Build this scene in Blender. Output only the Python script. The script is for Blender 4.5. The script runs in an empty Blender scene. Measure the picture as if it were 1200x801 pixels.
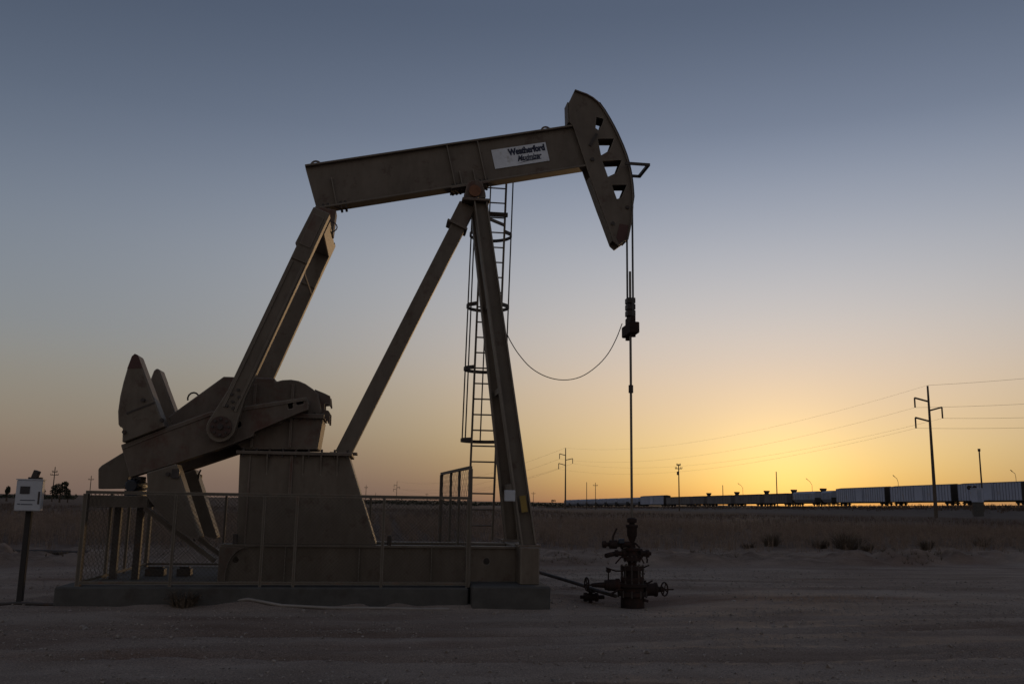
import bpy, bmesh, math, random
import numpy as np
from mathutils import Vector, Matrix
from mathutils.geometry import tessellate_polygon
R = math.radians
PI = math.pi
sc = bpy.context.scene
random.seed(7)
rng = np.random.default_rng(7)

# ------------------------------------------------------------------ camera
F = 1050.0                         # focal length in photograph pixels (1200 wide)
EYE = Vector((0, 0, 1.6))
_psi, _pit, _rol = R(8.0), math.atan(186.5 / F), R(0.9)
_f = Vector((math.sin(_psi) * math.cos(_pit), math.cos(_psi) * math.cos(_pit), math.sin(_pit)))
_r0 = Vector((math.cos(_psi), -math.sin(_psi), 0))
_u0 = _r0.cross(_f)
_r = _r0 * math.cos(_rol) + _u0 * math.sin(_rol)
_u = -_r0 * math.sin(_rol) + _u0 * math.cos(_rol)
cam_data = bpy.data.cameras.new('camera')
cam = bpy.data.objects.new('camera', cam_data)
sc.collection.objects.link(cam)
sc.camera = cam
cam_data.lens = F / 1200 * 36
cam_data.clip_end = 20000
_m = Matrix((_r, _u, -_f)).transposed().to_4x4()
_m.translation = EYE
cam.matrix_world = _m

# ------------------------------------------------------------------ sky and sun
SUN_AZ = 8.0 + 16.8                # degrees from +Y towards +X
SUN_EL = 0.6
world = bpy.data.worlds.new('World')
sc.world = world
world.use_nodes = True
wt = world.node_tree
wn, wl = wt.nodes, wt.links


def lin(c):
    return tuple(((v / 255) / 12.92 if v / 255 <= .04045 else ((v / 255 + .055) / 1.055) ** 2.4) for v in c)


def wmath(op, a, b=None, clamp=False):
    n = wn.new('ShaderNodeMath')
    n.operation = op
    n.use_clamp = clamp
    for i, v in enumerate((a, b)):
        if v is None:
            continue
        if isinstance(v, (int, float)):
            n.inputs[i].default_value = v
        else:
            wl.new(v, n.inputs[i])
    return n.outputs[0]


tc = wn.new('ShaderNodeTexCoord')
sep = wn.new('ShaderNodeSeparateXYZ')
wl.new(tc.outputs['Generated'], sep.inputs[0])
elev = wmath('DIVIDE', wmath('ARCSINE', wmath('MAXIMUM', sep.outputs[2], 0.0)), PI / 2, True)
efac = wmath('POWER', elev, 0.5)
hd = wn.new('ShaderNodeCombineXYZ')
wl.new(sep.outputs[0], hd.inputs[0])
wl.new(sep.outputs[1], hd.inputs[1])
hn = wn.new('ShaderNodeVectorMath')
hn.operation = 'NORMALIZE'
wl.new(hd.outputs[0], hn.inputs[0])
hdot = wn.new('ShaderNodeVectorMath')
hdot.operation = 'DOT_PRODUCT'
wl.new(hn.outputs[0], hdot.inputs[0])
hdot.inputs[1].default_value = (math.sin(R(SUN_AZ)), math.cos(R(SUN_AZ)), 0)
caz = hdot.outputs['Value']
az = wmath('ARCCOSINE', wmath('MINIMUM', wmath('MAXIMUM', caz, -1.0), 1.0))
# the glow is narrow at the horizon and wider above
sig = wmath('ADD', R(13.5), wmath('MULTIPLY', elev, R(105.0)))
tq = wmath('POWER', wmath('DIVIDE', az, sig), 2.0)
toward = wmath('EXPONENT', wmath('MULTIPLY', tq, -1.0))


def wramp(stops):
    n = wn.new('ShaderNodeValToRGB')
    el = n.color_ramp.elements
    n.color_ramp.interpolation = 'B_SPLINE'
    while len(el) > 1:
        el.remove(el[-1])
    for i, (deg, c) in enumerate(stops):
        p = math.sqrt(deg / 90)
        e = el[0] if i == 0 else el.new(p)
        e.position = p
        e.color = (*lin(c), 1)
    wl.new(efac, n.inputs[0])
    return n.outputs[0]


ramp_sun = wramp([(0, (226, 150, 80)), (.6, (244, 186, 98)), (1.6, (251, 207, 117)), (3.2, (250, 217, 148)), (5.0, (243, 212, 164)),
                  (7, (233, 208, 177)), (9, (221, 204, 187)), (11.8, (203, 198, 195)), (15.5, (177, 180, 188)), (19.3, (148, 156, 172)),
                  (23, (119, 130, 150)), (30, (82, 93, 112)), (45, (72, 83, 104)), (90, (84, 94, 114))])
ramp_away = wramp([(0, (116, 97, 88)), (1, (126, 107, 95)), (2.5, (136, 119, 104)), (4.2, (143, 131, 115)), (7, (144, 140, 131)), (9.8, (136, 141, 145)),
                   (15, (120, 130, 144)), (20.3, (94, 106, 124)), (29, (60, 70, 87)), (45, (64, 75, 95)), (90, (84, 94, 114))])
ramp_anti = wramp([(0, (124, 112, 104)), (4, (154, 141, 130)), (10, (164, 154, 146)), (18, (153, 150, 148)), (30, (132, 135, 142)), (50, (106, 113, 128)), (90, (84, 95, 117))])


def wmix(fac, a, b):
    n = wn.new('ShaderNodeMix')
    n.data_type = 'RGBA'
    if isinstance(fac, float):
        n.inputs[0].default_value = fac
    else:
        wl.new(fac, n.inputs[0])
    wl.new(a, n.inputs[6])
    wl.new(b, n.inputs[7])
    return n.outputs[2]


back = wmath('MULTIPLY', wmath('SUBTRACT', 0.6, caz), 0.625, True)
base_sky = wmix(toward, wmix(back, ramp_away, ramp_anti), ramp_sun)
nish = wn.new('ShaderNodeTexSky')
nish.sky_type = 'NISHITA'
nish.sun_disc = False
nish.sun_elevation = R(SUN_EL)
nish.sun_rotation = R(SUN_AZ)
nish.air_density = 1.6
nish.dust_density = 1.2
nish.ozone_density = 3.0
nsc = wn.new('ShaderNodeVectorMath')
nsc.operation = 'SCALE'
wl.new(nish.outputs[0], nsc.inputs[0])
nsc.inputs['Scale'].default_value = 0.35
# the bright aureole where the sun has just gone down
sdot = wn.new('ShaderNodeVectorMath')
sdot.operation = 'DOT_PRODUCT'
wl.new(tc.outputs['Generated'], sdot.inputs[0])
sdot.inputs[1].default_value = (math.sin(R(SUN_AZ)) * math.cos(R(SUN_EL)), math.cos(R(SUN_AZ)) * math.cos(R(SUN_EL)), math.sin(R(SUN_EL)))
sang = wmath('ARCCOSINE', wmath('MINIMUM', sdot.outputs['Value'], 1.0))
aur = wmath('EXPONENT', wmath('MULTIPLY', wmath('POWER', wmath('DIVIDE', sang, R(4.6)), 2.0), -1.0))
aurc = wn.new('ShaderNodeVectorMath')
aurc.operation = 'SCALE'
aurc.inputs[0].default_value = (.30, .20, .05)
wl.new(aur, aurc.inputs['Scale'])
addn = wn.new('ShaderNodeVectorMath')
addn.operation = 'ADD'
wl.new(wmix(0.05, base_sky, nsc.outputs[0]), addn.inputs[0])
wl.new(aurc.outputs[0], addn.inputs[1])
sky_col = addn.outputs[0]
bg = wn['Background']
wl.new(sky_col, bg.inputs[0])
bg.inputs[1].default_value = 1.0

sun_data = bpy.data.lights.new('sun', 'SUN')
sun_data.energy = 0.8
sun_data.angle = R(4.0)
sun_data.color = (1.0, 0.62, 0.30)
sun = bpy.data.objects.new('sun', sun_data)
sc.collection.objects.link(sun)
_sd = Vector((math.sin(R(SUN_AZ)) * math.cos(R(SUN_EL)), math.cos(R(SUN_AZ)) * math.cos(R(SUN_EL)), math.sin(R(SUN_EL))))
sun.rotation_euler = (-_sd).to_track_quat('-Z', 'Y').to_euler()
sun.location = _sd * 300

sc.view_settings.view_transform = 'Standard'
sc.view_settings.look = 'None'
sc.view_settings.exposure = 0.0
sc.view_settings.gamma = 1.0
sc.render.engine = 'CYCLES'
sc.cycles.max_bounces = 6


# ------------------------------------------------------------------ where things stand
def ray(px, py):
    return _f * F + _r * (px - 600.0) - _u * (py - 400.5)


def P(px, py, Y):                  # the point of the vertical plane y = Y seen at that place
    v = ray(px, py)
    return EYE + v * (Y / v.y)


def PD(px, py, D):                 # the point at depth D
    return EYE + ray(px, py) * (D / F)


def G(px, py, z=0.0):              # the point at height z
    v = ray(px, py)
    return EYE + v * ((z - EYE.z) / v.z)


def project(p):
    d = Vector(p) - EYE
    k = F / d.dot(_f)
    return 600 + d.dot(_r) * k, 400.5 - d.dot(_u) * k


# ------------------------------------------------------------------ materials
MATS = {}


GRIME_AND_RIM_LIGHT = ('tan_paint', 'tan_paint_worn', 'fence_paint')


def mat(name, col, rough=0.75, var=0.25, scale=6.0, spots=None, spot_amt=0.4, spot_scale=3.0, bump=0.0, metallic=0.0, spec=0.35):
    m = bpy.data.materials.new(name)
    m.use_nodes = True
    t = m.node_tree
    N, L = t.nodes, t.links
    b = N['Principled BSDF']
    b.inputs['Roughness'].default_value = rough
    b.inputs['Metallic'].default_value = metallic
    b.inputs['Specular IOR Level'].default_value = spec
    co = N.new('ShaderNodeTexCoord')
    no = N.new('ShaderNodeTexNoise')
    no.inputs['Scale'].default_value = scale
    no.inputs['Detail'].default_value = 8
    no.inputs['Roughness'].default_value = 0.65
    L.new(co.outputs['Object'], no.inputs['Vector'])
    r = N.new('ShaderNodeValToRGB')
    r.color_ramp.elements[0].position = 0.3
    r.color_ramp.elements[1].position = 0.7
    r.color_ramp.elements[0].color = (*[c * (1 - var) for c in col], 1)
    r.color_ramp.elements[1].color = (*[min(1, c * (1 + var)) for c in col], 1)
    L.new(no.outputs[0], r.inputs[0])
    out = r.outputs[0]
    if spots:
        n2 = N.new('ShaderNodeTexNoise')
        n2.inputs['Scale'].default_value = spot_scale
        n2.inputs['Detail'].default_value = 10
        n2.inputs['Roughness'].default_value = 0.7
        L.new(co.outputs['Object'], n2.inputs['Vector'])
        r2 = N.new('ShaderNodeValToRGB')
        r2.color_ramp.elements[0].position = 0.62 - 0.2 * spot_amt
        r2.color_ramp.elements[1].position = 0.70 - 0.1 * spot_amt
        r2.color_ramp.elements[0].color = (0, 0, 0, 1)
        L.new(n2.outputs[0], r2.inputs[0])
        mx = N.new('ShaderNodeMix')
        mx.data_type = 'RGBA'
        L.new(r2.outputs[0], mx.inputs[0])
        L.new(out, mx.inputs[6])
        mx.inputs[7].default_value = (*spots, 1)
        out = mx.outputs[2]
    if name in GRIME_AND_RIM_LIGHT:
        # grime running down the steel, and rim light painted as paler colour on edges
        mp = N.new('ShaderNodeMapping')
        mp.inputs['Scale'].default_value = (2.6, 2.6, .7)
        L.new(co.outputs['Object'], mp.inputs[0])
        n3 = N.new('ShaderNodeTexNoise')
        n3.inputs['Scale'].default_value = 1.6
        n3.inputs['Detail'].default_value = 9
        n3.inputs['Roughness'].default_value = .72
        L.new(mp.outputs[0], n3.inputs['Vector'])
        r3 = N.new('ShaderNodeValToRGB')
        r3.color_ramp.elements[0].position, r3.color_ramp.elements[1].position = .36, .60
        r3.color_ramp.elements[0].color = (.66, .60, .56, 1)
        r3.color_ramp.elements[1].color = (1.12, 1.12, 1.14, 1)
        L.new(n3.outputs[0], r3.inputs[0])
        m3 = N.new('ShaderNodeMix')
        m3.data_type = 'RGBA'
        m3.blend_type = 'MULTIPLY'
        m3.inputs[0].default_value = .5
        L.new(out, m3.inputs[6])
        L.new(r3.outputs[0], m3.inputs[7])
        bv = N.new('ShaderNodeBevel')
        bv.samples = 3
        bv.inputs['Radius'].default_value = .022
        ge = N.new('ShaderNodeNewGeometry')
        dt = N.new('ShaderNodeVectorMath')
        dt.operation = 'DOT_PRODUCT'
        L.new(bv.outputs[0], dt.inputs[0])
        L.new(ge.outputs['Normal'], dt.inputs[1])
        mr = N.new('ShaderNodeMapRange')
        mr.inputs['From Min'].default_value = .985
        mr.inputs['From Max'].default_value = .80
        mr.inputs['To Max'].default_value = .55
        L.new(dt.outputs['Value'], mr.inputs['Value'])
        m4 = N.new('ShaderNodeMix')
        m4.data_type = 'RGBA'
        L.new(mr.outputs[0], m4.inputs[0])
        L.new(m3.outputs[2], m4.inputs[6])
        m4.inputs[7].default_value = (.34, .30, .25, 1)
        out = m4.outputs[2]
    L.new(out, b.inputs['Base Color'])
    if bump:
        bp = N.new('ShaderNodeBump')
        bp.inputs['Strength'].default_value = bump
        bp.inputs['Distance'].default_value = 0.02
        L.new(no.outputs[0], bp.inputs['Height'])
        L.new(bp.outputs[0], b.inputs['Normal'])
    MATS[name] = m
    return m


M_PAINT = mat('tan_paint', (.124, .099, .075), .60, .14, 2.2, (.085, .055, .040), .30, 4.2, .05)
M_PAINT2 = mat('tan_paint_worn', (.114, .088, .068), .66, .16, 3.0, (.095, .046, .033), .62, 2.4, .08)
M_RED = mat('red_paint', (.070, .030, .025), .6, .2, 4)
M_RUST = mat('rusty_steel', (.17, .075, .04), .85, .35, 9)
M_COVER = mat('rusty_cover', (.070, .042, .034), .8, .4, 9)
M_DARK = mat('dark_steel', (.045, .036, .032), .6, .3, 8, (.07, .035, .02), .4, 6)
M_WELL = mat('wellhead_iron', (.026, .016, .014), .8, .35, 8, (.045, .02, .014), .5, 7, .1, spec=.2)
M_CABLE = mat('steel_cable', (.05, .047, .045), .6, .2, 20)
M_ROD = mat('polished_rod', (.12, .11, .10), .4, .2, 9, metallic=.6)
M_SIGN = mat('sign_white', (.60, .62, .66), .55, .10, 5, (.40, .39, .38), .35, 6)
M_INK = mat('sign_ink', (.02, .024, .05), .6, .05, 4)
M_CONC = mat('concrete', (.070, .066, .061), .92, .25, 3.5, (.055, .048, .042), .45, 1.6, .25)
M_FENCE = mat('fence_paint', (.100, .083, .064), .7, .2, 5, (.12, .07, .045), .4, 5)
M_WIRE = mat('fence_wire', (.07, .058, .046), .7, .2, 5)
M_BOXW = mat('cabinet_paint', (.42, .43, .46), .55, .08, 6)
M_GLASS = mat('dark_screen', (.03, .03, .035), .25, .1, 6)
M_YELLOW = mat('yellow_sticker', (.22, .145, .03), .6, .15, 9)
M_WOOD = mat('pole_wood', (.075, .055, .04), .9, .3, 2)
M_POLE = mat('steel_pole', (.085, .065, .05), .8, .2, 1)
M_CAR_W = mat('railcar_white', (.34, .37, .47), .6, .12, .35, (.30, .26, .24), .25, .5)
M_RIB = mat('railcar_rib', (.19, .20, .25), .6, .2, .5)
M_CAR_G = mat('railcar_grey', (.25, .28, .36), .6, .15, .35, (.2, .17, .15), .35, .5)
M_CAR_B = mat('railcar_brown', (.125, .118, .126), .7, .2, .35)
M_CARDK = mat('railcar_underframe', (.03, .026, .024), .8, .2, 1)
M_ROOF = mat('railcar_roof', (.09, .065, .055), .7, .2, .5)
M_BLUE = mat('motor_paint', (.025, .030, .042), .5, .2, 6)
M_LEAF = mat('tree_leaf', (.030, .034, .020), .9, .3, .6)
M_BARK = mat('bark', (.07, .05, .035), .95, .3, 2)
M_STALK = mat('dry_stalk', (.190, .138, .106), .95, .45, 2.5)
M_STALK2 = mat('far_stubble', (.105, .074, .058), .95, .35, .35)
M_WEED = mat('dry_weed', (.115, .088, .066), .95, .35, 1.5)
M_STONE = mat('stone', (.24, .205, .18), .95, .6, 14)
M_BALLAST = mat('embankment_soil', (.082, .058, .046), .95, .3, .5)
M_PVC = mat('pale_pipe', (.24, .215, .195), .7, .2, 3)


# ------------------------------------------------------------------ mesh builder
class MB:
    def __init__(s):
        s.v, s.f = [], []

    def add(s, vs, fs):
        o = len(s.v)
        s.v += [tuple(x) for x in vs]
        s.f += [tuple(i + o for i in q) for q in fs]
        return s

    def box(s, lo, hi):
        x0, y0, z0 = lo
        x1, y1, z1 = hi
        return s.add([(x0, y0, z0), (x1, y0, z0), (x1, y1, z0), (x0, y1, z0), (x0, y0, z1), (x1, y0, z1), (x1, y1, z1), (x0, y1, z1)],
                     [(0, 3, 2, 1), (4, 5, 6, 7), (0, 1, 5, 4), (1, 2, 6, 5), (2, 3, 7, 6), (3, 0, 4, 7)])

    def beam(s, p0, p1, w, h, up=(0, 0, 1)):
        """a bar from p0 to p1; h measured along 'up' made square to it, w across"""
        p0, p1 = Vector(p0), Vector(p1)
        d = (p1 - p0).normalized()
        up = Vector(up)
        if abs(d.dot(up)) > .98:
            up = Vector((1, 0, 0))
        a = d.cross(up).normalized()
        b = a.cross(d).normalized()
        vs = []
        for p in (p0, p1):
            for i, j in ((-1, -1), (1, -1), (1, 1), (-1, 1)):
                vs.append(p + a * (i * w / 2) + b * (j * h / 2))
        return s.add(vs, [(3, 2, 1, 0), (4, 5, 6, 7), (0, 1, 5, 4), (1, 2, 6, 5), (2, 3, 7, 6), (3, 0, 4, 7)])

    def cyl(s, p0, p1, r0, r1=None, n=14):
        r1 = r0 if r1 is None else r1
        p0, p1 = Vector(p0), Vector(p1)
        d = (p1 - p0).normalized()
        a = d.orthogonal().normalized()
        b = d.cross(a)
        vs, fs = [], []
        for p, r in ((p0, r0), (p1, r1)):
            for k in range(n):
                t = 2 * PI * k / n
                vs.append(p + a * (r * math.cos(t)) + b * (r * math.sin(t)))
        for k in range(n):
            q = (k + 1) % n
            fs.append((k, q, n + q, n + k))
        fs += [tuple(range(n - 1, -1, -1)), tuple(range(n, 2 * n))]
        return s.add(vs, fs)

    def tube(s, pts, r, n=6, closed=False):
        pts = [Vector(p) for p in pts]
        m = len(pts)
        vs, fs = [], []
        ref = None
        for i, p in enumerate(pts):
            if closed:
                d = (pts[(i + 1) % m] - pts[i - 1]).normalized()
            else:
                d = (pts[min(i + 1, m - 1)] - pts[max(i - 1, 0)]).normalized()
            a = d.orthogonal().normalized() if ref is None else (ref - d * ref.dot(d)).normalized()
            ref = a
            b = d.cross(a)
            for k in range(n):
                t = 2 * PI * k / n
                vs.append(p + a * (r * math.cos(t)) + b * (r * math.sin(t)))
        for i in range(m if closed else m - 1):
            j = (i + 1) % m
            for k in range(n):
                q = (k + 1) % n
                fs.append((i * n + k, i * n + q, j * n + q, j * n + k))
        if not closed:
            fs += [tuple(range(n - 1, -1, -1)), tuple(range((m - 1) * n, m * n))]
        return s.add(vs, fs)

    def lathe(s, c, prof, n=18, axis='z'):
        vs, fs = [], []
        for h, r in prof:
            for k in range(n):
                t = 2 * PI * k / n
                if axis == 'z':
                    vs.append((c[0] + r * math.cos(t), c[1] + r * math.sin(t), h))
                else:                       # axis x
                    vs.append((h, c[1] + r * math.cos(t), c[2] + r * math.sin(t)))
        for i in range(len(prof) - 1):
            for k in range(n):
                q = (k + 1) % n
                fs.append((i * n + k, i * n + q, (i + 1) * n + q, (i + 1) * n + k))
        fs += [tuple(range(n - 1, -1, -1)), tuple(range((len(prof) - 1) * n, len(prof) * n))]
        return s.add(vs, fs)

    def plate(s, poly, y0, y1, holes=()):
        """a flat plate: outline (and holes) in x,z, thickness from y0 to y1"""
        loops = [[(p[0], p[1]) for p in poly]] + [[(p[0], p[1]) for p in h] for h in holes]
        flat = [p for lp in loops for p in lp]
        tris = tessellate_polygon([[Vector((p[0], p[1], 0)) for p in lp] for lp in loops])
        n = len(flat)
        vs = [(p[0], y0, p[1]) for p in flat] + [(p[0], y1, p[1]) for p in flat]
        fs = []
        for t in tris:
            a, b, c = (flat[i] for i in t)
            ccw = (b[0] - a[0]) * (c[1] - a[1]) - (b[1] - a[1]) * (c[0] - a[0]) > 0
            q = tuple(t) if ccw else tuple(reversed(t))
            fs.append(q)
            fs.append(tuple(n + i for i in reversed(q)))
        o = 0
        for lp in loops:
            m = len(lp)
            for k in range(m):
                fs.append((o + k, n + o + k, n + o + (k + 1) % m, o + (k + 1) % m))
            o += m
        return s.add(vs, fs)


ORG = {}


def build(self, name, material, parent=None, bevel=0.0, smooth=False):
    # every part of a thing shares the thing's origin, so parts and sub-parts sit at zero offset
    org = Vector((0, 0, 0))
    if parent is not None:
        org = ORG.get(parent.name)
        if org is None:
            org = Vector(parent.location)
            ORG[parent.name] = org
    me = bpy.data.meshes.new(name)
    me.from_pydata([(x - org.x, y - org.y, z - org.z) for x, y, z in self.v], [], self.f)
    bm = bmesh.new()
    bm.from_mesh(me)
    bmesh.ops.recalc_face_normals(bm, faces=bm.faces)
    bm.to_mesh(me)
    bm.free()
    me.materials.append(material)
    if smooth:
        me.polygons.foreach_set('use_smooth', [True] * len(me.polygons))
        me.set_sharp_from_angle(angle=R(40))
    o = bpy.data.objects.new(name, me)
    sc.collection.objects.link(o)
    if parent is not None:
        o.parent = parent
        ORG[o.name] = org
    if bevel:
        b = o.modifiers.new('bevel', 'BEVEL')
        b.width = bevel
        b.segments = 1
        b.limit_method = 'ANGLE'
        b.angle_limit = R(40)
    return o


MB.build = build


def tag(o, label, cat, group=None, kind=None):
    if label:
        o['label'] = label
    if cat:
        o['category'] = cat
    if group:
        o['group'] = group
    if kind:
        o['kind'] = kind
    return o


def thing(name, loc, label, cat, group=None):
    o = bpy.data.objects.new(name, None)
    o.empty_display_size = .2
    sc.collection.objects.link(o)
    o.location = loc
    ORG[o.name] = Vector(loc)
    return tag(o, label, cat, group)


def node(name, parent):             # an empty part that gathers sub-parts
    o = bpy.data.objects.new(name, None)
    o.empty_display_size = .1
    sc.collection.objects.link(o)
    o.parent = parent
    ORG[o.name] = ORG[parent.name]
    return o


def copy_tree(o, parent=None):
    c = o.copy()
    sc.collection.objects.link(c)
    c.parent = parent
    for ch in list(o.children):
        copy_tree(ch, c)
    return c


def xz(pts, Y):
    return [(q.x, q.z) for q in (P(a, b, Y) for a, b in pts)]


# ------------------------------------------------------------------ terrain
WELL = P(736, 500, 15.2)
WX, WY = WELL.x, 15.2


def vnoise(x, y, seed=0):
    """smooth value noise on arrays"""
    x = np.asarray(x, float)
    y = np.asarray(y, float)
    xi, yi = np.floor(x), np.floor(y)
    fx, fy = x - xi, y - yi
    fx = fx * fx * (3 - 2 * fx)
    fy = fy * fy * (3 - 2 * fy)

    def h(a, b):
        n = np.sin(a * 127.1 + b * 311.7 + seed * 74.7) * 43758.5453
        return n - np.floor(n)
    return (h(xi, yi) * (1 - fx) + h(xi + 1, yi) * fx) * (1 - fy) + (h(xi, yi + 1) * (1 - fx) + h(xi + 1, yi + 1) * fx) * fy


def edge_y(x):                      # where the bare pad gives way to the field
    x = np.asarray(x, float)
    return 22.6 + .10 * x + 1.1 * (vnoise(x * .16, x * 0 + 3.3, 5) - .5) + .5 * (vnoise(x * .7, x * 0 + 1.3, 9) - .5)


def rut_lines(x):                   # pairs of wheel tracks crossing in front of the slab and past the well
    out = []
    for yy, k, bend, dep in ((11.2, .02, .010, .040), (9.6, -.05, .006, .045), (12.1, .06, .004, .022), (18.6, .03, -.004, .035)):
        for w in (0, 1.75):
            out.append((yy - w * .9 + k * x + bend * x * x * .6 + .12 * np.sin(x * .5 + yy * 3), dep))
    return out


def terrain(x, y):
    x = np.asarray(x, float)
    y = np.asarray(y, float)
    r = np.hypot(x, y)
    z = np.zeros_like(x + y)
    near = np.clip(1 - r / 60, 0, 1)
    z = z + near * (.05 * (vnoise(x * .5, y * .9, 1) - .5) + .025 * (vnoise(x * 1.7, y * 3.1, 2) - .5))
    # wheel ruts running across in front of the pad
    for c, dep in rut_lines(x):
        z = z - dep * np.exp(-((y - c) / .15) ** 2) + dep * .6 * np.exp(-((y - c - .27) / .12) ** 2) + dep * .6 * np.exp(-((y - c + .27) / .12) ** 2)
    # the cellar dip round the well
    d = np.hypot(x - WX, y - WY)
    z = z - .14 * np.exp(-(d / 1.2) ** 2)
    # dirt banked up against the concrete
    ds = np.hypot(np.maximum(np.maximum(-5.1 - x, x - 2.5), 0), np.maximum(np.maximum(13.8 - y, y - 18), 0))
    z = z + np.exp(-ds / .22) * (.03 + .11 * vnoise(x * 1.1, y * 1.3, 71) * vnoise(x * 3.3, y * 3.1, 72)) * (y > 10)
    # sandy bank along the field
    e = y - edge_y(x)
    bank = np.exp(-((e - .9) / .8) ** 2) * (.03 + .75 * vnoise(x * .45, y * .5, 4) * vnoise(x * 1.3, y * 1.1, 8) * vnoise(x * 3.6, y * 2.9, 18)) * np.clip((80 - np.abs(x)) / 40, 0, 1)
    z = z + bank
    rough = np.clip((e + .1) / .3, 0, 1) * np.clip(1 - (e - 5) / 10, 0, 1) * np.clip((80 - np.abs(x)) / 40, 0, 1) * (y > 5)
    z = z + rough * (.10 * vnoise(x * 2.2, y * 1.6, 51) * vnoise(x * .6, y * .5, 52) + .05 * vnoise(x * 5.1, y * 4.1, 53) ** 2)
    z = z + .11 * np.clip((e + .1) / .35, 0, 1) * np.clip(1 - (e - 1) / 7, 0, 1) * np.clip((80 - np.abs(x)) / 40, 0, 1) * (y > 5) * (.3 + vnoise(x * .8, y * .8, 41))
    # furrows in the field
    fur = np.clip((e - 1.5) / 2, 0, 1) * np.clip(1 - r / 110, 0, 1)
    z = z + fur * .06 * np.sin(x * 2 * PI / 1.0)
    # the plain falls away gently
    t = np.clip((r - 150) / 500, 0, 1)
    z = z - 3.0 * t * t * (3 - 2 * t)
    return z


def ground_at(x, y):
    return float(terrain(np.array([x]), np.array([y]))[0])


def build_ground():
    rad = np.concatenate([[0.0], np.geomspace(1.5, 6.0, 16), np.linspace(6.25, 32, 150), np.geomspace(32.6, 9000, 130)])
    fine = np.radians(np.linspace(-48, 60, 640))
    rest = np.radians(np.linspace(60, 312, 100))[1:-1]
    ang = np.concatenate([fine, rest])
    nr, na = len(rad), len(ang)
    A, B = np.meshgrid(ang, rad)
    X = B * np.sin(A)
    Y = B * np.cos(A)
    Z = terrain(X, Y)
    verts = np.stack([X.ravel(), Y.ravel(), Z.ravel()], 1)
    i = np.arange(nr - 1)[:, None] * na
    j = np.arange(na)[None, :]
    a = i + j
    b = i + (j + 1) % na
    faces = np.stack([a, a + na, b + na, b], -1).reshape(-1, 4)
    me = bpy.data.meshes.new('ground')
    me.from_pydata(verts.tolist(), [], faces.tolist())
    me.polygons.foreach_set('use_smooth', [True] * len(me.polygons))
    at = me.attributes.new('field', 'FLOAT', 'POINT')
    e = Y - edge_y(X)
    fm = np.clip((e - 4.5) / 5, 0, 1) * (np.cos(A) > -.05)
    at.data.foreach_set('value', fm.ravel().astype(np.float32))
    at = me.attributes.new('rut', 'FLOAT', 'POINT')
    rm = np.zeros_like(X)
    for c, dep in rut_lines(X):
        rm = np.maximum(rm, np.exp(-((Y - c) / .20) ** 2) * dep / .045)
    rm = rm * (.25 + .75 * vnoise(X * .35, Y * .8, 81)) * (Y > 3) * (np.abs(X) < 40)
    at.data.foreach_set('value', rm.ravel().astype(np.float32))
    at = me.attributes.new('sand', 'FLOAT', 'POINT')
    sm = np.clip((e + .2) / .5, 0, 1) * np.clip(1 - (e - 4) / 8, 0, 1) * (np.abs(X) < 120) * (.35 + .65 * vnoise(X * .5, Y * .45, 33)) * (Y > 5)
    at.data.foreach_set('value', sm.ravel().astype(np.float32))
    o = bpy.data.objects.new('ground', me)
    sc.collection.objects.link(o)
    o['kind'] = 'structure'
    o['label'] = 'bare dirt well pad running out into a dry field'
    m = bpy.data.materials.new('dirt')
    m.use_nodes = True
    t = m.node_tree
    N, L = t.nodes, t.links
    bs = N['Principled BSDF']
    bs.inputs['Roughness'].default_value = .97
    bs.inputs['Specular IOR Level'].default_value = .12
    geo = N.new('ShaderNodeNewGeometry')

    def noise(scale, detail, stretch=(1, 1, 1), rough=.6):
        mp = N.new('ShaderNodeMapping')
        mp.inputs['Scale'].default_value = stretch
        L.new(geo.outputs['Position'], mp.inputs[0])
        n = N.new('ShaderNodeTexNoise')
        n.inputs['Scale'].default_value = scale
        n.inputs['Detail'].default_value = detail
        n.inputs['Roughness'].default_value = rough
        L.new(mp.outputs[0], n.inputs['Vector'])
        return n.outputs[0]

    def ramp(src, stops):
        r = N.new('ShaderNodeValToRGB')
        el = r.color_ramp.elements
        el[0].position, el[0].color = stops[0][0], (*stops[0][1], 1)
        el[1].position, el[1].color = stops[1][0], (*stops[1][1], 1)
        for p, c in stops[2:]:
            e = el.new(p)
            e.color = (*c, 1)
        L.new(src, r.inputs[0])
        return r.outputs[0]

    def mix(fac, a, b, mode='MIX'):
        n = N.new('ShaderNodeMix')
        n.data_type = 'RGBA'
        n.blend_type = mode
        if isinstance(fac, float):
            n.inputs[0].default_value = fac
        else:
            L.new(fac, n.inputs[0])
        for v, k in ((a, 6), (b, 7)):
            if isinstance(v, tuple):
                n.inputs[k].default_value = (*v, 1)
            else:
                L.new(v, n.inputs[k])
        return n.outputs[2]

    pad = ramp(noise(.9, 8, (.5, 1.1, 1)), [(.30, (.225, .176, .146)), (.70, (.350, .292, .250))])
    tracks = ramp(noise(.55, 7, (.22, 1.3, 1), .6), [(.34, (.66, .57, .53)), (.58, (1, 1, 1))])
    pad = mix(.7, pad, tracks, 'MULTIPLY')
    red = ramp(noise(.28, 5, (.45, 1.3, 1), .55), [(.53, (1, 1, 1)), (.66, (.68, .55, .50))])
    pad = mix(.85, pad, red, 'MULTIPLY')
    grit = ramp(noise(60, 4, (1, 1, 1), .75), [(.36, (.45, .44, .43)), (.66, (1.5, 1.47, 1.42))])
    pad = mix(.8, pad, grit, 'MULTIPLY')
    art = N.new('ShaderNodeAttribute')
    art.attribute_name = 'rut'
    pad = mix(art.outputs['Fac'], pad, mix(1.0, pad, (.66, .56, .50), 'MULTIPLY'))
    soil = ramp(noise(.5, 9, (1, .7, 1), .7), [(.32, (.066, .045, .037)), (.70, (.122, .086, .069))])
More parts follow.
